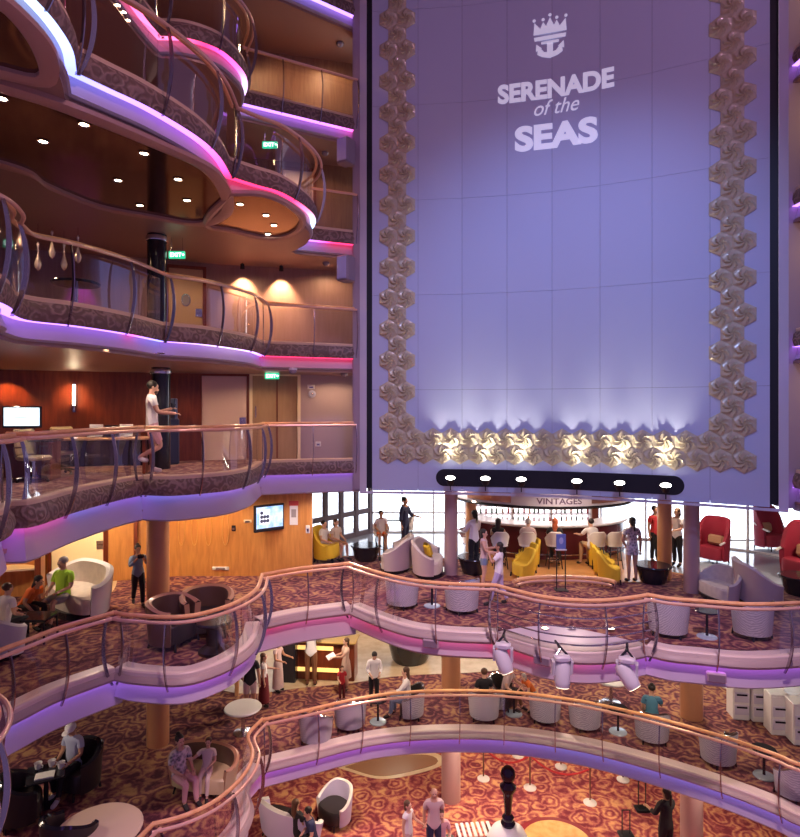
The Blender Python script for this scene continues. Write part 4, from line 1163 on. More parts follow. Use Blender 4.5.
for sx in (-1, 1): MB().tube([(sx * .10, 0, .02), (sx * .10, 0, .96)], .012, 6).build('post', black_m, t)
MB().box((0, 0, .01), (.3, .26, .02), bev=.006).build('foot', black_m, t)
# low curved wood rail in front of the sign stand
c = W(564, 590, D5); t = thing('curved_wood_rail', 'low curved brown wood rail in front of the blue sign stand', 'railing', c)
AP = [(1.2 * math.cos(rad(a)), -.1 + .55 * math.sin(rad(a)), .18 + 0) for a in range(10, 172, 9)]
MB().tube(AP, .05, 8).build('top_rail', wood_rail, t); MB().tube([(x * .93, y * .93, .10) for x, y, z in AP], .03, 8).build('lower_rail', rail_pink, t)
for x, y, z in AP[::3]: MB().tube([(x, y, 0), (x, y, .18)], .02, 6).build('post', steel, t)

# deck 6 desk area
t = thing('computer_desk', 'long angled dark desk with a glossy front behind the glass railing', 'desk', W(98, 474, D6) , rad(14))
MB().box((0, 0, .72), (2.0, .6, .05), bev=.015).build('desktop', wood_rail, t)
MB().box((.1, .1, .42), (1.7, .06, .56), rx=.25, bev=.01).build('front_panel', dark_gloss, t)
for sx in (-.9, .9): MB().box((sx, .05, .35), (.06, .5, .7), bev=.01).build('side_panel', wood_red, t)
dk = W(98, 474, D6)
def on_desk(px, Y, z): return ((px - CX) * Y / F, Y, z)
t = thing('computer_desk', 'dark counter under the lit white monitor at the left picture edge', 'desk', (-7.05, 11.15, D6), rad(10))
MB().box((0, 0, .74), (1.3, .55, .05), bev=.015).build('desktop', dark_gloss, t); MB().box((0, .2, .37), (1.2, .06, .7), bev=.01).build('front_panel', wood_red, t)
for sx in (-.58, .58): MB().box((sx, 0, .36), (.05, .5, .72), bev=.01).build('side_panel', wood_red, t)
t = thing('computer_monitor', 'lit white computer monitor at the left edge of the desk area', 'monitor', (-7.05, 11.2, D6 + .765), rad(10), None, 1.12)
MB().box((0, 0, .36), (.60, .04, .36), bev=.01).build('casing', dark_gloss, t)
MB().box((0, -.024, .365), (.54, .006, .30)).build('screen', mat('monitor_screen', (.8, .9, 1), .3, emit=(.72, .88, 1), estr=1.1), t)
MB().box((0, -.028, .36), (.22, .003, .012)).build('screen_line', mat('tv_dark', (.05, .07, .15), .5), t)
MB().box((0, .02, .1), (.06, .03, .2)).box((0, 0, .008), (.22, .16, .016)).build('stand', dark_gloss, t)
for i, px in enumerate((95, 109, 123)):
    q = W(98, 474, D6); p = Vector(((px - CX) * (q.y + .12) / F, q.y + .12 + .0035 * (px - 95), D6 + .745))
    if i == 1:
        t = thing('laptop', 'dark open laptop between two white screens on the angled desk', 'laptop', p, rad(14), 'laptops on the angled desk')
        MB().box((0, 0, .012), (.26, .2, .02), bev=.006).build('keyboard_base', dark_gloss, t); MB().box((0, .1, .13), (.26, .016, .22), rx=-.2, bev=.006).build('screen', dark_gloss, t)
    else:
        t = thing('laptop', 'white-lidded screen on the angled desk, %s the dark laptop' % ('left of' if i == 0 else 'right of'), 'laptop', p, rad(14), 'laptops on the angled desk')
        MB().box((0, 0, .012), (.26, .2, .02), bev=.006).build('keyboard_base', white_m, t); MB().box((0, .1, .14), (.26, .02, .24), rx=-.2, bev=.006).build('screen', white_m, t)
        MB().box((0, .082, .15), (.1, .006, .08), rx=-.2).build('emblem_patch', steel, t)
def mk_office():
    t = thing('office_chair', '', 'chair')
    MB().box((0, 0, .46), (.46, .46, .09), bev=.035).build('seat', leather_tan, t)
    MB().box((0, .24, .76), (.44, .07, .50), bev=.03, rx=-.12).build('backrest', leather_tan, t)
    for sx in (-1, 1): MB().tube([(sx * .25, .16, .48), (sx * .27, .18, .66), (sx * .27, -.12, .68), (sx * .25, -.14, .48)], .018, 6).build('armrest', leather_br, t)
    MB().tube([(0, 0, .10), (0, 0, .43)], .03, 8).build('post', steel, t)
    for k in range(5):
        a = 2 * PI * k / 5; l = MB().tube([(0, 0, .12), (.27 * math.cos(a), .27 * math.sin(a), .07)], .02, 6).build('foot_spoke', dark_gloss, t)
        MB().ball((.27 * math.cos(a), .27 * math.sin(a), .032), .032, 8, 6).build('caster', black_m, l)
    return t
office = Kind(mk_office)
office.put(W(34, 482, D6), rad(70), 'tan leather office chair at the monitor desk, nearer to the left edge', 'tan office chairs', .95)
office.put(W(64, 474, D6), rad(40), 'tan leather office chair pulled up to the angled desk', 'tan office chairs', .95)
t = thing('photo_kiosk', 'slim dark blue kiosk with a lit screen in front of the man in white', 'kiosk', W(171, 464, D6), rad(-55))
MB().box((0, 0, .55), (.42, .3, 1.1), bev=.03).build('cabinet', mat('kiosk_navy', (.02, .03, .09), .3), t)
MB().box((0, -.1, 1.28), (.40, .08, .40), rx=-.3, bev=.02).build('screen_housing', dark_gloss, t)
MB().box((0, -.145, 1.29), (.32, .01, .28), rx=-.3).build('screen', mat('kiosk_screen', (.3, .5, .7), .3, emit=(.35, .6, .85), estr=.8), t)
MB().box((0, .07, 1.30), (.38, .08, .56), bev=.02).build('header', mat('kiosk_blue', (.08, .12, .3), .4), t)

# deck 4 lower balcony
for px, py, f, l in ((316, 741, 165, 'lattice-backed tub chair leftmost behind the long copper railing'), (350, 727, 175, 'lattice-backed tub chair behind the child in red'), (410, 716, -95, 'lattice-backed tub chair under the seated woman in jeans'),
                     (484, 718, 170, 'lattice-backed tub chair under the dark-shirted man by the lower left column'), (545, 720, 165, 'lattice-backed tub chair left of two below the middle stage light'), (585, 727, 190, 'lattice-backed tub chair right of two below the middle stage light'),
                     (652, 740, 170, 'lattice-backed tub chair below the right stage light'), (718, 762, 195, 'lattice-backed tub chair right of the lower right column'), (794, 796, 200, 'lattice-backed tub chair at the right end of the copper railing')):
    put(lattice, px, py, 4, f, l, GL, .86)
for px, py, l in ((378, 722, 'small table at the knees of the seated woman in jeans'), (514, 714, 'small table with a blue sheen on its base disc right of the dark-shirted man'), (618, 732, 'small table with a blue sheen on its base disc between the right-hand lattice chairs'), (764, 776, 'small table with a blue sheen on its base disc near the right end of the copper railing')):
    put(side, px, py, 4, 0, l, 'side tables by the railings', .95)
put(lattice, 503, 707, 4, 60, 'lattice-backed tub chair under the person in a pale top left of the orange top', GL, .86)
put(rtable, 611, 703, 4, 0, 'round white table under the right hanging stage light', 'round tables on the lower balcony', .85)
put(drum, 410, 660, 4, 0, 'dark round ottoman table on the pale tiled floor left of the lower left column', None, 1.5)
put(rtable, 243, 733, 4, 0, 'round white table in front of the group of standing women', 'round tables on the lower balcony', .8)
put(tan_sofa, 203, 789, 4, -15, 'tan leather curved sofa under the person with a dark hair bun', None, .86)
put(black_chair, 78, 790, 4, -28, 'black armchair under the man in a white cap', 'black armchairs lower left', 1.0)
put(black_chair, 24, 820, 4, 120, 'black armchair at the cup table by the lower left edge', 'black armchairs lower left', 1.0)
put(black_chair, 70, 862, 4, 160, 'dark armchair cut off by the bottom edge beside the big beige table', 'black armchairs lower left', 1.0)
t = thing('beige_table', 'large round beige table at the bottom left corner', 'table', W(98, 862, D4))
MB().lathe([(0, .46), (.62, .46), (.65, .49), (.62, .52), (0, .52)], n=36).build('tabletop', cream_m, t); MB().lathe([(.3, 0), (.3, .04), (.08, .08), (.07, .46)], n=20).build('stem', dark_gloss, t)
t = thing('cup_table', 'dark square table with white cups beside the man in the cap', 'table', W(46, 804, D4), .5)
MB().box((0, 0, .55), (.6, .6, .04), bev=.012).build('tabletop', dark_gloss, t); MB().lathe([(.2, 0), (.2, .03), (.04, .05), (.035, .54)], n=16).build('stem', dark_gloss, t)
ct = W(46, 804, D4)
def mk_cup():
    o = MB().lathe([(0, 0), (.03, 0), (.045, .07), (.04, .07), (.027, .01), (0, .01)], n=12).build('coffee_cup', white_m); MB().tube([(.04, 0, .055), (.065, 0, .045), (.06, 0, .02), (.035, 0, .018)], .006, 5).build('handle', white_m, o)
    return tag(o, '', 'cup')
cup = Kind(mk_cup)
for dx, dy, l in ((-.2, .1, 'left'), (.0, .18, 'middle'), (.2, .12, 'right')): cup.put((ct.x + dx, ct.y + dy, D4 + .57), dx, 'white cup on the dark table by the man in a cap, %s of three' % l, 'white cups on the dark table', 1.5)
o = MB().box((0, 0, .012), (.3, .21, .02), rz=.4).build('paper_menu', white_m, loc=(ct.x + .05, ct.y - .12, D4 + .57)); tag(o, 'white menu lying on the dark cup table', 'menu')
# service desk
q = W(318, 682, D4); t = thing('service_desk', 'dark service desk with gold lit ledges behind the oval railing', 'desk', (q.x, q.y + .2, D4), rad(-6))
MB().box((0, .15, .5), (1.9, .5, 1.0), bev=.02).build('desk_body', wood_red, t)
glow = mat('desk_glow', (1, .7, .25), .4, emit=(1, .62, .18), estr=.9)
MB().box((-.1, -.115, .28), (1.3, .02, .1)).build('lit_ledge', glow, t); MB().box((-.2, -.115, .84), (1.2, .02, .1)).build('lit_ledge', glow, t)
MB().box((0, .1, 1.02), (2.0, .66, .05), bev=.015).build('desktop', mat('desk_gold', (.55, .36, .12), .25), t)
MB().box((-.75, -.2, .5), (.42, .3, 1.0), bev=.02).build('end_block', dark_gloss, t)
t = thing('wood_bench', 'small orange wood table with one leg showing under the bowed balcony', 'table', W(222, 694, D4), .2)
MB().box((0, 0, .66), (.9, .5, .06), bev=.015).build('tabletop', wood_rail, t)
for sx in (-1, 1): MB().box((sx * .36, 0, .32), (.09, .4, .64), bev=.01, rz=0).build('leg', wood_rail, t)
# white cabinets at the right back
for i, (px, py) in enumerate(((738, 716), (757, 718), (776, 731), (798, 741))):
    t = thing('white_cabinet', 'white cabinet with dark drawer slots under the right violet cove, %s of four' % ['leftmost', 'second from left', 'third from left', 'rightmost'][i], 'cabinet', W(px, py, D4), rad(-8), 'white cabinets on the lower balcony')
    MB().box((0, 0, .42), (.36, .4, .84), bev=.02).build('cabinet_body', white_m, t)
    for z in (.24, .52): 
        dr = MB().box((0, -.205, z), (.30, .02, .22), bev=.006).build('drawer', mat('drawer_lilac', (.66, .62, .74), .4), t); MB().box((0, -.222, z + .06), (.22, .02, .035)).build('handle', dark_gloss, dr)
    MB().box((0, 0, .86), (.4, .44, .04), bev=.01).build('cabinet_top', white_m, t)

# deck 3
put(lav_chair, 334, 822, 3, -40, 'lavender tub chair alone on the lowest floor', 'lavender seats on the lowest floor', 1.0)
put(lav_sofa, 290, 836, 3, 150, 'lavender curved sofa behind the hooked copper railing', 'lavender seats on the lowest floor', 1.0)
post_w = mat('stanchion_brown', (.20, .09, .06), .3, metal=.5)
def mk_st():
    t = thing('rope_stanchion', '', 'stanchion')
    MB().lathe([(0, 0), (.16, 0), (.165, .02), (.14, .035), (.05, .06), (.03, .08)], n=20).build('base', mat('stanchion_white', (.78, .74, .72), .3), t)
    MB().lathe([(.02, .07), (.02, .86)], n=10).build('pole', post_w, t)
    MB().lathe([(.02, .85), (.04, .86), (.045, .89), (.03, .91), (.015, .92), (.03, .95), (.0, .98)], n=12).build('finial', post_w, t)
    return t
stn = Kind(mk_st); rope_m = mat('rope_red', (.42, .012, .02), .7)
sp = [(483.5, 779, 'front left, beside the copper pillar base'), (530, 788, 'front middle, right of the black pawn figure'), (590, 803, 'front right, near the round plinth'), (518, 756, 'back left, just under the balcony edge'), (561, 767, 'back middle under the balcony edge'), (623, 780, 'back right under the balcony edge')]
SP = []
for px, py, l in sp:
    p = W(px, py, 0.0); SP.append(p); stn.put(p, 0, 'brown rope stanchion, %s' % l, 'rope stanchions on the lowest floor', 1.0)
for a, b, l in ((0, 1, 'behind the black pawn figure'), (1, 2, 'right of the black pawn figure')):
    A, B = SP[a], SP[b]; mid_ = (A + B) / 2
    pts = [A.lerp(B, k / 14) - mid_ + Vector((0, 0, .86 - .30 * (1 - (2 * k / 14 - 1) ** 2))) for k in range(15)]
    tag(MB().tube(pts, .024, 8).build('barrier_rope', rope_m, loc=mid_), 'red barrier rope sagging between two stanchions, %s' % l, 'rope', 'red barrier ropes')
for px, py, hh, l in ((642, 810, .9, 'black twin-pole stand left of the woman in black'), (626, 836, .6, 'short black stand near the bottom edge')):
    t = thing('black_stand', l, 'stand', W(px, py, 0.0))
    MB().box((0, 0, .03), (.34, .26, .06), bev=.02).build('foot', black_m, t)
    for sx in (-1, 1): MB().tube([(sx * .09, 0, .05), (sx * .09, 0, hh)], .014, 6).build('pole', black_m, t)
    MB().tube([(-.09, 0, hh), (.09, 0, hh)], .014, 6).build('crossbar', black_m, t)
# black pawn figure on a white dome
p = W(508, 862, 0.0); t = thing('pawn_sculpture', 'tall glossy black pawn figure standing on a white dome', 'sculpture', p)
MB().lathe([(.50, 0), (.50, .25), (.46, .48), (.36, .68), (.2, .80), (0, .84)], n=32).build('dome_base', white_m, t)
MB().lathe([(0, .76), (.13, .78), (.16, .86), (.12, .93), (.13, .99), (.075, 1.06), (.085, 1.25), (.12, 1.52), (.175, 1.60), (.18, 1.66), (.12, 1.71), (.09, 1.75), (.14, 1.81), (.165, 1.91), (.14, 2.01), (.08, 2.07), (0, 2.08)], n=28).build('pawn_body', mat('pawn_black', (.015, .008, .02), .12), t)
p = W(558, 850, 0.0); t = thing('round_plinth', 'round gold-topped plinth with a red rim on the lowest floor', 'plinth', p)
MB().lathe([(.95, 0), (.95, .10), (.80, .12)], n=48).build('plinth_rim', mat('plinth_red', (.28, .02, .03), .5), t)
MB().lathe([(0, .125), (.80, .125), (.80, .10)], n=48).build('plinth_top', mat('plinth_gold', (.70, .36, .10), .6, pattern='noise', col2=(.82, .50, .18), scale=6), t)
p = W(474, 848, 0.0); t = thing('slatted_bench', 'white slatted bench at the bottom edge left of the pawn figure', 'bench', p, .1)
for k in range(7): MB().box((-.36 + .12 * k, 0, .42), (.07, .45, .03), bev=.008).build('slat', white_m, t)
for sx in (-.34, .34): MB().box((sx, 0, .2), (.05, .4, .4)).build('leg', dark_gloss, t)

# moving-head stage lights clamped under the stage railing and boxes on the cove
sl_w = mat('stage_light_white', (.74, .72, .78), .35)
for px, py, tilt, l in ((503, 655, -25, 'left of three'), (562, 668, 4, 'middle of three'), (627, 670, -35, 'right of three')):
    Y = 9.75 if px > 520 else 10.3
    x = (px - CX) * Y / F; z = CAMZ + (HY - py) * Y / F
    t = thing('stage_light', 'white moving stage light hanging below the stage railing, %s' % l, 'stage light', (x, Y, z + .2), rad(tilt * .6), 'white stage lights under the railing')
    MB().tube([(-.1, .0, .0), (-.02, .05, .08), (.0, .22, .1), (.0, .36, .1)], .022, 6).tube([(.1, 0, 0), (.02, .05, .08), (0, .22, .1)], .02, 6).build('clamp', dark_gloss, t)
    MB().box((0, 0, -.03), (.26, .2, .10), bev=.03).build('base_box', sl_w, t)
    for sx in (-1, 1): MB().box((sx * .15, 0, -.18), (.045, .12, .26), bev=.015, rx=rad(10)).build('yoke_arm', sl_w, t)
    h = MB().lathe([(0, .20), (.10, .19), (.125, .12), (.125, -.12), (.11, -.20), (.10, -.21)], n=20, M=Matrix.Translation((0, -.02, -.28)) @ Matrix.Rotation(rad(tilt), 4, 'Y') @ Matrix.Rotation(rad(-12), 4, 'X')).build('lamp_head', sl_w, t)
    MB().lathe([(0, -.205), (.10, -.205), (.10, -.215), (0, -.22)], n=20, M=Matrix.Translation((0, -.02, -.28)) @ Matrix.Rotation(rad(tilt), 4, 'Y') @ Matrix.Rotation(rad(-12), 4, 'X')).build('lens', mat('stage_lens', (1, .9, .75), emit=(1, .86, .62), estr=3), h)
    MB().box((0, -.1, -.03), (.13, .012, .05)).build('display', mat('drawer_lilac', (.66, .62, .74), .4), t)
def cove_box(px, py, deck, lab):
    z = CAMZ; best = None
    for nm, P, N, c in CURVE[deck]:
        for p, n in zip(P, N):
            x = CX + F * p.x / p.y
            if best is None or abs(x - px) < best[0]: best = (abs(x - px), p, n)
    _, p, n = best; q = p + n * .02; zz = CAMZ + (HY - py) * q.y / F
    t = thing('cove_speaker', lab, 'speaker', (q.x, q.y, zz), math.atan2(n.x, -n.y), 'small speakers on the cove bands')
    MB().box((0, 0, 0), (.30, .12, .16), bev=.02).build('cabinet', mat('cove_box', (.45, .34, .40), .5), t); MB().box((0, -.065, 0), (.25, .012, .11)).build('grille', mat('cove_box_dark', (.25, .18, .24), .6), t)
cove_box(431, 643, 5, 'small brownish speaker box on the pink cove below the lounge tub chairs')
cove_box(719, 677, 5, 'small violet-lit speaker box on the cove above the white cabinets')
cove_box(545, 660, 5, 'small speaker box on the red cove beside the middle stage light')
# ================================================================ people
SKIN = [mat('skin_light', (.66, .38, .27), .55), mat('skin_tan', (.50, .26, .16), .55), mat('skin_brown', (.26, .12, .07), .55)]
HAIR = {'dark': mat('hair_dark', (.02, .014, .012), .5), 'brown': mat('hair_brown', (.10, .045, .022), .5), 'red': mat('hair_red', (.42, .09, .025), .5), 'grey': mat('hair_grey', (.42, .38, .36), .6)}
CLOTH = {}
def cloth(n, c):
    if n not in CLOTH: CLOTH[n] = mat('cloth_' + n, c, .85)
    return CLOTH[n]
COLS = dict(white=(.78, .74, .76), lime=(.42, .78, .05), black=(.018, .016, .02), navy=(.03, .035, .09), denim=(.20, .26, .38), pink=(.72, .40, .42), greyblue=(.42, .46, .62), orange=(.75, .16, .03), red=(.55, .03, .04), maroon=(.16, .015, .025), beige=(.58, .42, .34), cream=(.75, .62, .55), grey=(.34, .31, .33), lilac=(.48, .40, .62), brown=(.26, .11, .05), tan=(.55, .36, .20), rose=(.62, .46, .46), teal=(.08, .24, .34))
def C_(n): return cloth(n, COLS[n])
patt = mat('cloth_speckle', (.10, .09, .12), .85, pattern='cells', col2=(.75, .66, .68), scale=16)
black_shoe = cloth('shoe', (.03, .025, .025)); white_shoe = cloth('shoe_white', (.75, .72, .72))

def person(label, at, face, h=1.7, pose='stand', arms=('down', 'down'), shirt=None, sleeves=.55, legs=None, leglen=2.0, skirt=None, skirt_len=.5, hair='dark', style='short', skin=0, hat=None, shoes=None, lean=0.0, head=(0, 0), holding=None, seat=.46, beard=False):
    """one continuous skinned body in the given pose, with clothes, hair and shoes as its parts"""
    V = []; E = []; RAD = []; 
    def v(p, r, par=None):
        V.append(Vector(p)); RAD.append(r if hasattr(r, '__len__') else (r, r)); i = len(V) - 1
        if par is not None: E.append((par, i))
        return i
    sit = pose == 'sit'
    hz = (seat + .08) if sit else .93
    Rl = Matrix.Rotation(lean, 4, 'X'); P0 = Vector((0, 0, hz))
    def up(x, y, z): # upper-body point given in standing coordinates above the pelvis
        return P0 + Rl @ Vector((x, y, z))
    pel = v(P0, (.135, .105)); sp_ = v(up(0, .0, .17), (.118, .088), pel); ch = v(up(0, .005, .36), (.145, .10), sp_); nk0 = v(up(0, .01, .485), (.062, .058), ch)
    hd = Matrix.Rotation(rad(head[1]), 4, 'Z') @ Matrix.Rotation(lean * .4 + rad(head[0]), 4, 'X')
    Nk = up(0, .0, .545)
    def hp(x, y, z): return Nk + hd @ Vector((x, y, z))
    nk = v(Nk, .047, nk0); jw = v(hp(0, -.015, .055), (.062, .066), nk); sk = v(hp(0, -.008, .135), (.078, .090), jw); tp = v(hp(0, -.002, .195), (.056, .066), sk)
    nose = v(hp(0, -.108, .085), .013, jw)
    bones = [('torso', pel, sp_), ('torso', sp_, ch), ('torso', ch, nk0), ('head', nk0, nk), ('head', nk, jw), ('head', jw, sk), ('head', sk, tp), ('head', jw, nose)]
    hands = []
    for s, am in ((1, arms[0]), (-1, arms[1])):
        sh = v(up(s * .165, .01, .445), (.062, .058), ch)
        A = Vector((s * .165, .01, .445))
        T = {'down': ((.05, .02, -.28), (.02, -.05, -.25)), 'phone': ((.04, -.08, -.26), (-.06, -.22, .06)), 'table': ((.05, -.10, -.25), (-.04, -.25, -.02)), 'up': ((.06, -.16, -.20), (-.09, -.10, .24)),
             'camera': ((.07, -.15, -.20), (-.16, -.13, .20)), 'hip': ((.12, .04, -.25), (-.12, -.06, -.18)), 'lap': ((.05, -.04, -.27), (-.08, -.22, -.06)), 'back': ((.04, .08, -.27), (.0, .02, -.25)), 'reach': ((.06, -.20, -.18), (.0, -.25, .02)), 'swing': ((.05, -.10, -.26), (.02, -.14, -.20)), 'out': ((.20, -.06, -.18), (.10, -.18, .05))}[am]
        el = A + Vector((s * T[0][0], T[0][1], T[0][2])); wr = el + Vector((s * T[1][0], T[1][1], T[1][2])); d = (wr - el).normalized()
        ei = v(up(*el), (.043, .043), sh); wi = v(up(*wr), (.029, .031), ei); hn = wr + d * .075
        hi = v(up(*hn), (.036, .022), wi)
        bones += [('uarm', sh, ei), ('farm', ei, wi), ('hand', wi, hi)]; hands.append((up(*wr), up(*hn), s))
    for s in (1, -1):
        hip = v(P0 + Vector((s * .085, 0, -.055)), (.098, .098), pel)
        if sit:
            kn = Vector((s * .11, -.42, seat + .05)); an = Vector((s * .10, -.40 - .06 * s, .085))
        elif pose == 'walk': kn = Vector((s * .085, -.10 * s - .06, .50)); an = Vector((s * .08, -.22 * s, .10 if s > 0 else .15))
        elif pose == 'lift': kn = Vector((s * .09, -.03 - .12 * (s < 0), .49)); an = Vector((s * .09, .0 if s > 0 else .24, .085 if s > 0 else .30))
        elif pose == 'kneel': kn = Vector((s * .10, -.25, .5)); an = Vector((s * .10, -.05, .09))
        else: kn = Vector((s * .092, -.015, .49)); an = Vector((s * .095, .02, .085))
        ki = v(kn, (.058, .060), hip); cf = v(kn.lerp(an, .35) + Vector((0, .02, 0)), (.052, .056), ki); ai = v(an, (.036, .040), cf)
        ft = v(an + Vector((s * .012, -.09, -.045)), (.040, .032), ai); to = v(an + Vector((s * .02, -.17, -.058)), (.034, .022), ft)
        fn = 'foot%d' % s; bones += [('thigh', hip, ki), ('shin', ki, cf), ('shin2', cf, ai), (fn, ai, ft), (fn, ft, to)]
    k = h / 1.70
    me = bpy.data.meshes.new('tmp'); bm = bmesh.new(); lay = bm.verts.layers.skin.verify()
    bv = []
    for i, p in enumerate(V):
        q = bm.verts.new(p); q[lay].radius = RAD[i]; q[lay].use_root = (i == 0); bv.append(q)
    for a, b in E: bm.edges.new((bv[a], bv[b]))
    bm.to_mesh(me); bm.free()
    o = bpy.data.objects.new('tmp', me); COL.objects.link(o)
    m1 = o.modifiers.new('s', 'SKIN'); m1.use_smooth_shade = True; m2 = o.modifiers.new('d', 'SUBSURF'); m2.levels = 1; m2.render_levels = 1
    dg = bpy.context.evaluated_depsgraph_get(); dg.update()
    bme = bpy.data.meshes.new_from_object(o.evaluated_get(dg)); bpy.data.objects.remove(o)
    # which bone owns each vertex
    co_ = [vv.co.copy() for vv in bme.vertices]; own = []
    for p in co_:
        best = None
        for nm, a, b in bones:
            A, B = V[a], V[b]; d = B - A; t = max(0, min(1, (p - A).dot(d) / max(1e-9, d.length_squared)))
            r = RAD[a][0] * (1 - t) + RAD[b][0] * t; e = (p - (A + d * t)).length - r
            if best is None or e < best[0]: best = (e, nm, t)
        own.append(best[1:])
    nrm = [vv.normal.copy() for vv in bme.vertices]
    faces = [tuple(pp.vertices) for pp in bme.polygons]
    root = MB(); root.add([p * k for p in co_], faces)
    # eyes, ears, mouth and fingers belong to the body surface
    for s in (1, -1): root.ball(hp(s * .080, .008, .10) * k, (.012 * k, .022 * k, .032 * k), 8, 5)
    for wr, hn, s in hands:
        d = (hn - wr).normalized(); sd = d.cross(Vector((0, 0, 1)));
        sd = sd.normalized() if sd.length > .2 else Vector((0, -1, 0))
        pn = d.cross(sd)
        for q in range(4):
            b0 = hn + sd * (-.024 + .016 * q) + d * .012; ln = (.060, .072, .068, .054)[q]
            root.tube([b0 * k, (b0 + d * ln * .55 + pn * .006) * k, (b0 + d * ln * .9 + pn * .028) * k], .0085 * k, 6, rs=[.0095 * k, .0085 * k, .0065 * k])
        th = wr + d * .03 + sd * -.026; root.tube([th * k, (th - sd * .028 + d * .03) * k, (th - sd * .026 + d * .06) * k], .009 * k, 6, rs=[.011 * k, .0095 * k, .007 * k])
    body = root.build('person', SKIN[skin]); body.location = at; body.rotation_euler = (0, 0, rad(face)); tag(body, label, 'person')
    def part(mb, nm, m): return mb.build(nm, m, body)
    def garment(nm, m, test, o_):
        mb = MB(); ids = {}; fs = []; vs = []
        for f in faces:
            if sum(1 for i in f if test(*own[i], co_[i])) * 2 <= len(f): continue
            g = []
            for i in f:
                if i not in ids: ids[i] = len(vs); vs.append((co_[i] + nrm[i] * o_) * k)
                g.append(ids[i])
            fs.append(tuple(g))
        if fs: mb.add(vs, fs); return part(mb, nm, m)
    eye = MB()
    for s in (1, -1): eye.ball(hp(s * .030, -.088, .115) * k, (.011 * k, .008 * k, .008 * k), 8, 5)
    part(eye, 'eyes', HAIR['dark']); part(MB().ball(hp(0, -.084, .042) * k, (.022 * k, .008 * k, .006 * k), 8, 5), 'mouth', cloth('lips', (.42, .10, .09)))
    if shirt:
        garment('shirt', shirt, lambda b, t, p: (b == 'torso') or (b == 'uarm' and t < sleeves * 1.0) or (b == 'farm' and sleeves > 1 and t < sleeves - 1) or (b == 'thigh' and t < .03), .016)
    if legs:
        garment('trousers' if leglen > 1.2 else 'shorts', legs, lambda b, t, p: (b == 'thigh' and t < leglen) or (b == 'shin' and leglen > 1.1) or (b == 'shin2' and leglen > 1.6 and t < .85) or (b == 'torso' and (p - P0).length < .15), .012)
    for fs_ in ('foot1', 'foot-1'): garment('shoe', shoes or black_shoe, lambda b, t, p: b == fs_, .010)
    if skirt:
        n = 20; prof = []; vs = []
        L_ = skirt_len
        if sit:
            mb = MB(); mb.ball((0, -.20 * k, (seat + .07) * k), (.24 * k, .34 * k, .12 * k), 16, 8); part(mb, 'skirt', skirt)
        else:
            part(MB().lathe([(.10 * k, 1.08 * k), (.155 * k, .95 * k), (.19 * k, (.95 - L_ * .5) * k), (.21 * k, (.95 - L_) * k), (.195 * k, (.95 - L_ + .01) * k), (.12 * k, .9 * k)], n=20, sy=.85), 'skirt', skirt)
    if hat:
        M = Matrix.Translation(Nk * k) @ hd
        c = MB().ball((0, 0, .15 * k), (.098 * k, .112 * k, .088 * k), 16, 8, M=M); c.ball((0, -.12 * k, .155 * k), (.07 * k, .085 * k, .012 * k), 12, 6, M=M); part(c, 'cap', hat)
    if style != 'bald':
        hm = HAIR[hair]; M = Matrix.Translation(Nk * k) @ hd; mb = MB()
        hsp = [(0, .028, .150, .090, .096, .086)]
        if style in ('long', 'pony', 'bob'): hsp.append((0, .055, .09, .082, .060, .10))
        if style == 'long': hsp += [(0, .075, -.02, .085, .045, .15), (0, .085, -.13, .07, .035, .10)]
        if style == 'bob': hsp.append((0, .055, .04, .092, .055, .09))
        if style == 'pony': hsp += [(0, .125, .10, .03, .04, .05), (0, .135, -.01, .026, .03, .12)]
        if style == 'bun': hsp += [(0, .07, .23, .045, .045, .04)]
        for x, y, z, a, b, c in hsp: mb.ball((x * k, y * k, z * k), (a * k, b * k, c * k), 14, 8, M=M)
        if not (hat and style == 'short'): part(mb, 'hair', hm)
        elif hat: part(MB().ball((0, .05 * k, .09 * k), (.074 * k, .05 * k, .06 * k), 12, 8, M=M), 'hair', hm)
    if beard: part(MB().ball(hp(0, -.055, .035) * k, (.058 * k, .045 * k, .045 * k), 12, 8), 'beard', HAIR['brown'])
    if holding:
        nm, lab, size, m, cat, io = holding
        p = (hands[0][1] + hands[1][1]) / 2 if io == 2 else hands[io][1]
        pw = Matrix.Translation(at) @ Matrix.Rotation(rad(face), 4, 'Z') @ (p * k + Vector((0, -.035, .02)))
        ob = MB().box((0, 0, 0), size, bev=min(size) * .3, rx=.4).build(nm, m, loc=pw); ob.rotation_euler = (0, 0, rad(face)); tag(ob, lab, cat)
    return body
def P_(px, py, deck, head_y=None):
    p = W(px, py, DZ[deck]); s = F / p.y
    return (p, (py - head_y) / s if head_y is not None else 1.5)
def stand(px, py, hy, deck, face, label, **kw):
    p, h = P_(px, py, deck, hy); return person(label, p, face, h, **kw)
PH = lambda lab: ('smartphone', lab, (.08, .012, .15), dark_gloss, 'phone', 0)

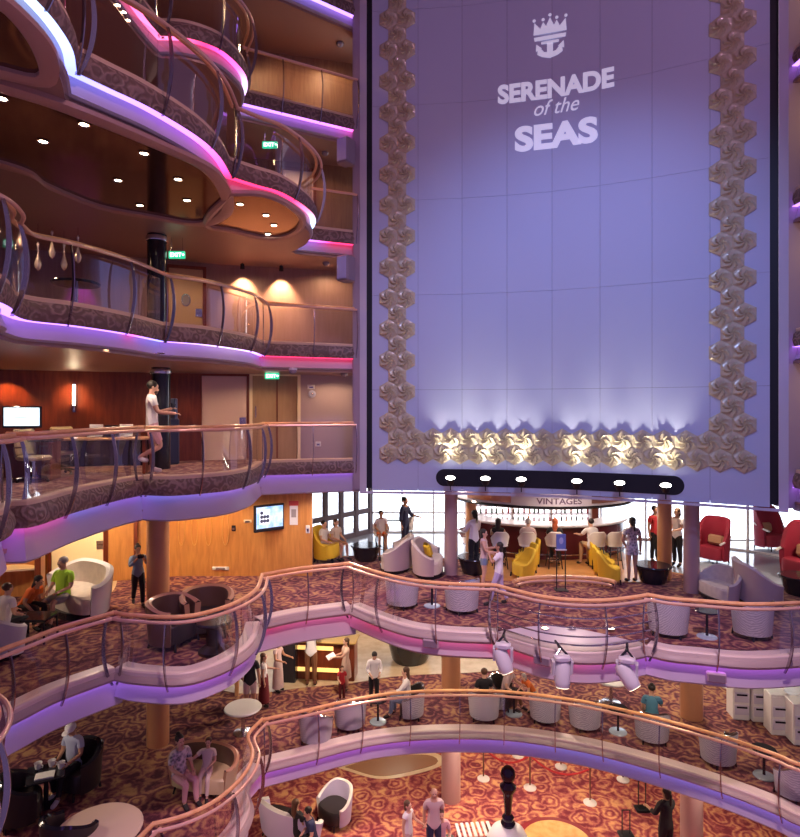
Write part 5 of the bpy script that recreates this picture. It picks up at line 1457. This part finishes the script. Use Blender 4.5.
stand(152, 473, 381, 6, 115, 'person in a white T-shirt and pale pink shorts standing by the blue kiosk', pose='lift', arms=('phone', 'table'), shirt=C_('white'), legs=C_('pink'), leglen=.85, hair='dark', skin=0, head=(12, 0), beard=True, shoes=white_shoe, holding=PH('dark phone held by the man in the white T-shirt'))
stand(138, 606, 545, 5, 35, 'person in a denim shirt and black trousers raising a camera beside the copper column', pose='walk', arms=('camera', 'camera'), shirt=C_('denim'), sleeves=1.6, legs=C_('black'), hair='dark', style='bun', skin=1, holding=('pocket_camera', 'dark camera raised to the face of the person in the denim shirt', (.13, .06, .09), dark_gloss, 'camera', 2))
SH = 1.46
person('person in a lime green shirt sitting on the white sofa', W(62, 620, D5), -8, 1.62, pose='sit', arms=('lap', 'lap'), shirt=C_('lime'), sleeves=.7, legs=C_('grey'), leglen=.9, hair='grey', skin=0, head=(15, -15), lean=-.1, seat=.45)
person('person in a white shirt sitting at the far left edge with back turned', W(4, 648, D5), 160, SH, pose='sit', arms=('table', 'lap'), shirt=C_('white'), legs=C_('black'), hair='brown', skin=0, lean=.15)
person('person in an orange top bending over the low dark table on the left', W(24, 628, D5), 80, SH, pose='sit', arms=('table', 'table'), shirt=C_('orange'), legs=C_('black'), hair='dark', style='long', skin=1, lean=.7)
person('person in white with dark hair on the mustard armchair, left of two', W(324, 560, D5), 60, 1.4, pose='sit', arms=('lap', 'lap'), shirt=C_('white'), legs=C_('cream'), leglen=.9, hair='dark', skin=0, seat=.48)
person('person in white with brown hair on the mustard armchair, right of two', W(336, 558, D5), 50, 1.4, pose='sit', arms=('lap', 'lap'), shirt=C_('cream'), legs=C_('tan'), leglen=.9, hair='brown', style='bob', skin=0, seat=.48)
person('person in a white T-shirt and orange shorts sitting on a high stool', W(381, 557, D5), 10, 1.35, pose='sit', arms=('lap', 'lap'), shirt=C_('white'), legs=C_('orange'), leglen=.9, hair='dark', skin=1, seat=.80)
stand(405, 552, 497, 5, 60, 'person in dark blue standing against the bright window', arms=('table', 'down'), shirt=C_('navy'), sleeves=1.5, legs=C_('navy'), hair='dark', skin=1)
stand(474, 571, 510, 5, -150, 'person in a black and white waiter outfit with long dark ponytail', arms=('table', 'table'), shirt=C_('white'), sleeves=1.5, legs=C_('black'), hair='dark', style='pony', skin=1, holding=('serving_tray', 'pale tray carried by the ponytailed waiter', (.32, .24, .02), steel, 'tray', 2))
stand(484, 590, 529, 5, 75, 'person in a pink top and denim shorts holding a phone', arms=('phone', 'table'), shirt=C_('rose'), sleeves=.1, legs=C_('denim'), leglen=.45, hair='dark', style='bob', skin=0, holding=PH('phone held by the person in a pink top'))
stand(499, 606, 542, 5, -110, 'child in a white T-shirt and lilac trousers walking behind the railing', pose='walk', arms=('up', 'out'), shirt=C_('white'), legs=C_('lilac'), hair='dark', style='bob', skin=1)
for px, l, sh, hr, st_, sk in ((498, 'person with long dark hair and bare shoulders at the bar, leftmost', C_('black'), 'dark', 'long', 1), (528, 'person in grey with short fair hair at the bar, second from left', C_('rose'), 'grey', 'short', 0),
                               (555, 'person in black with long red hair at the bar', C_('black'), 'red', 'long', 0), (592, 'person in a white shirt with dark hair at the bar', C_('white'), 'dark', 'short', 0)):
    person(l, W(px, 568, D5), 165 if px < 580 else 195, 1.48, pose='sit', arms=('reach', 'table'), shirt=sh, sleeves=.1 if px == 498 else .8, legs=C_('tan') if px > 580 else C_('black'), hair=hr, style=st_, skin=sk, seat=.64, lean=.12)
stand(632, 582, 517, 5, 185, 'person in a patterned playsuit with a black ponytail seen from behind', arms=('hip', 'down'), shirt=patt, sleeves=.6, legs=patt, leglen=.5, hair='dark', style='pony', skin=1)
stand(655, 562, 506, 5, 20, 'person in a red shirt standing left of the copper pillar', arms=('table', 'down'), shirt=C_('red'), legs=C_('black'), hair='dark', skin=1)
stand(677, 566, 508, 5, -60, 'person in a white top standing between the two right pillars', arms=('table', 'down'), shirt=C_('white'), legs=C_('black'), hair='brown', style='bob', skin=0)
# lower balcony
stand(250, 716, 650, 4, 195, 'person in a black T-shirt and grey shorts with back turned under the bowed balcony', arms=('hip', 'down'), shirt=C_('black'), legs=C_('rose'), leglen=.8, hair='dark', skin=1)
stand(264, 706, 653, 4, 100, 'person in a white top and maroon skirt under the bowed balcony', arms=('table', 'down'), shirt=C_('white'), sleeves=.4, skirt=C_('maroon'), skirt_len=.8, hair='brown', style='long', skin=0)
stand(278, 691, 639, 4, 70, 'person in a long pale dress right of the maroon skirt', arms=('table', 'lap'), shirt=C_('rose'), sleeves=.4, skirt=C_('rose'), skirt_len=.82, hair='dark', style='long', skin=1)
stand(311, 686, 622, 4, 180, 'person in a white shirt and brown trousers leaning on the service desk', arms=('reach', 'reach'), shirt=C_('white'), sleeves=1.5, legs=C_('brown'), hair='dark', skin=1)
stand(346, 690, 638, 4, -70, 'person in a beige dress holding a white paper at the service desk', arms=('reach', 'table'), shirt=C_('beige'), skirt=C_('beige'), skirt_len=.5, hair='brown', style='long', skin=0, holding=('paper_sheet', 'white paper held out at the service desk', (.3, .21, .01), white_m, 'paper', 2))
stand(342, 701, 666, 4, 15, 'child in a red top beside the beige dress', arms=('down', 'table'), shirt=C_('red'), legs=C_('maroon'), hair='brown', style='bob', skin=0)
stand(374, 704, 650, 4, 10, 'person in a white shirt and black trousers looking down near the tub chairs', arms=('lap', 'lap'), shirt=C_('white'), sleeves=1.7, legs=C_('black'), hair='dark', skin=0, head=(35, 0), lean=.08)
person('person in a white top and jeans sitting in a lattice tub chair', W(408, 716, D4), -90, 1.5, pose='sit', arms=('reach', 'lap'), shirt=C_('white'), sleeves=1.4, legs=C_('denim'), hair='brown', style='long', skin=0, seat=.42, lean=.12)
person('person in a black T-shirt sitting behind the copper railing by the lower left column', W(484, 717, D4), 190, 1.5, pose='sit', arms=('lap', 'lap'), shirt=C_('black'), legs=C_('black'), hair='brown', skin=0, seat=.42)
stand(533, 714, 668, 4, -70, 'person in an orange top leaning forward right of the dark-shirted man', arms=('reach', 'reach'), shirt=C_('orange'), legs=C_('grey'), hair='grey', style='bob', skin=0, lean=.75)
person('person in a pale top sitting at the table left of the orange top', W(504, 707, D4), 60, 1.45, pose='sit', arms=('reach', 'table'), shirt=C_('rose'), legs=C_('brown'), hair='brown', style='bob', skin=0, lean=.35, seat=.42)
person('person in a teal top bending forward by the right stage light', W(652, 738, D4), 160, 1.5, pose='sit', arms=('lap', 'reach'), shirt=C_('teal'), legs=C_('black'), hair='dark', style='bun', skin=1, lean=.25, seat=.42)
person('person in a white cap and grey-blue T-shirt sitting in a black armchair', W(73, 788, D4), -15, 1.62, pose='sit', arms=('lap', 'lap'), shirt=C_('greyblue'), legs=C_('black'), hair='brown', skin=1, hat=C_('white'), head=(25, 0), shoes=white_shoe, seat=.45)
person('person in a speckled top with a dark hair bun on the tan sofa', W(180, 798, D4), 50, 1.5, pose='sit', arms=('lap', 'lap'), shirt=patt, sleeves=.8, legs=C_('pink'), hair='dark', style='bun', skin=0, seat=.44)
person('child in pale clothes lying back on the tan sofa', W(207, 791, D4), 5, 1.12, pose='sit', arms=('lap', 'out'), shirt=C_('cream'), legs=C_('cream'), hair='brown', skin=0, seat=.56, lean=-.3)
# lowest floor
stand(408, 864, 801, 3, 60, 'person in a white sleeveless top with short dark hair on the lowest floor', arms=('table', 'down'), shirt=C_('white'), sleeves=.3, legs=C_('rose'), hair='brown', style='bob', skin=0)
stand(434, 864, 787, 3, 5, 'bald person in a pale pink T-shirt beside the lower column', arms=('back', 'back'), shirt=C_('rose'), legs=C_('navy'), style='bald', skin=0)
person('person in a pale pink shirt sitting at the bottom edge by the lower column', W(441, 862, 0), 10, 1.5, pose='sit', arms=('lap', 'lap'), shirt=C_('pink'), legs=C_('navy'), hair='brown', skin=0, seat=.45)
person('person with dark hair and black clothes on the lavender sofa, left of two', W(296, 852, 0), 150, 1.55, pose='sit', arms=('lap', 'lap'), shirt=C_('black'), sleeves=.6, legs=C_('black'), hair='brown', style='long', skin=1, seat=.45)
person('person in dark clothes with pale papers in the lavender seats, right of two', W(314, 858, 0), -60, 1.55, pose='sit', arms=('table', 'lap'), shirt=C_('navy'), legs=C_('black'), hair='dark', style='short', skin=0, seat=.45, lean=.3)
stand(666, 866, 787, 3, 200, 'person in black with a dark ponytail at the foot of the lower right column', arms=('table', 'table'), shirt=C_('black'), sleeves=1.5, legs=C_('black'), hair='dark', style='pony', skin=1)
t = thing('low_bench', 'dark low bench under the seated person by the lower column', 'bench', W(441, 862, 0))
MB().box((0, .05, .40), (.6, .42, .08), bev=.03).build('seat', leather, t)
for sx in (-.25, .25): MB().box((sx, .05, .18), (.05, .36, .36)).build('leg', dark_gloss, t)
# ================================================================ camera, world, light
cam = bpy.data.cameras.new('camera'); cam.sensor_fit = 'HORIZONTAL'; cam.sensor_width = 36; cam.lens = F / 800 * 36
cam.shift_y = -8.5 / 800; cam.clip_end = 300; cam.clip_start = .05
co = bpy.data.objects.new('camera', cam); COL.objects.link(co); co.location = (0, 0, CAMZ); co.rotation_euler = (PI / 2, 0, 0)
scene.camera = co
w = bpy.data.worlds.new('world'); scene.world = w; w.use_nodes = True
nt = w.node_tree; N = nt.nodes; L = nt.links
tc = N.new('ShaderNodeTexCoord'); sx = N.new('ShaderNodeSeparateXYZ'); L.new(tc.outputs['Generated'], sx.inputs[0])
mr = N.new('ShaderNodeMapRange'); mr.inputs['From Min'].default_value = .15; mr.inputs['From Max'].default_value = .45
L.new(sx.outputs['Y'], mr.inputs['Value'])
mx = N.new('ShaderNodeMixRGB'); mx.inputs[1].default_value = (.13, .085, .19, 1); mx.inputs[2].default_value = (2.6, 2.8, 3.1, 1)  # dim violet ambient is added fill; the bright side is daylight sky
L.new(mr.outputs[0], mx.inputs[0]); L.new(mx.outputs[0], N['Background'].inputs['Color']); N['Background'].inputs['Strength'].default_value = 1.0
vs = scene.view_settings
scene.display_settings.display_device = 'sRGB'
vs.view_transform = 'Standard'; vs.look = 'None'; vs.exposure = 0.55; vs.gamma = 1.0; vs.use_curve_mapping = False
WARM = (1.0, .62, .32); SOFT = (1.0, .78, .58)
# under-deck downlights
for z, spots in ((D6 - .75, [(-9, 11), (-6.5, 12.8), (-4, 13.6), (-1.5, 13.8), (1.5, 17.5), (4.4, 15.1), (4.5, 17.5), (7.5, 16), (10, 14), (1.5, 21), (6, 21)]),  # one spot before the bar is added to brighten its canopy
                 (D5 - .75, [(-8, 10), (-5, 12.5), (-2, 14.5), (1, 15.5), (4, 15.5), (7, 14.5), (-4, 17.5), (0, 19), (5, 19)]),
                 (D4 - .75, [(-4.5, 11.5), (-1.5, 14), (1.5, 15), (4.5, 14.8), (7, 13), (0, 18.5), (5, 18.5), (2, 14.2)])):
    for x, y in spots: spot((x, y, z + .1), (x, y + .01, 0), 95, SOFT, 168, .4, .12)
for z, spots in ((D7 - .75, [(-8, 12), (-5.6, 13.4), (-3.5, 14.4), (-1.6, 15.5)]), (D8 - .75, [(-7.5, 11.5), (-5.5, 13.6), (-3.6, 14.6), (-1.8, 15.6)]),
                 (D9 - .75, [(-7, 11), (-5, 13.4), (-2.6, 15)]), (D10 - .75, [(-6, 12), (-3.6, 14.4), (-1.8, 15.4)])):
    for x, y in spots: spot((x, y, z + .1), (x, y + .01, 0), 42, WARM, 165, .4, .1)
for x, y in ((-.6, 12.9), (1.2, 12.4), (3.2, 12.0), (5.2, 11.6), (7, 11.2)): spot((x, y, D5 - .45), (x, y + .01, 0), 55, SOFT, 150, .5, .1)  # unseen spots added to brighten the lower curb and its copper rail
# unseen spots added under the atrium ceiling: screen wall wash and balcony fill
spot((2, 2, 21.5), (3.8, 14, 10.4), 2900, (.30, .42, 1.0), 50, .9, .4)
spot((6, 3, 21.5), (3.6, 14.3, 18), 450, (.75, .40, .80), 60, .8, .4)
spot((2, 1.5, 21.5), (1.6, 10.6, 1.0), 6500, (1, .64, .70), 40, .6, .5)
spot((4, 2, 21.5), (-4.5, 10, 11), 1300, (.95, .5, .62), 60, .8, .5)
for zz in (D7, D8, D9, D10): spot((9.6, 11.4, zz - .7), (9.4, 13, zz - 2), 45, WARM, 160, .5, .1)  # unseen warm spots added to brighten the right-hand decks
for x, y in ((-5.2, 11.9), (-6.4, 10.2), (-7.6, 11.2), (-4.2, 12.8)): spot((x, y, D7 - .62), (x, y + .01, 0), 50, SOFT, 150, .5, .1)  # extra spots added to brighten the man and the computer desks
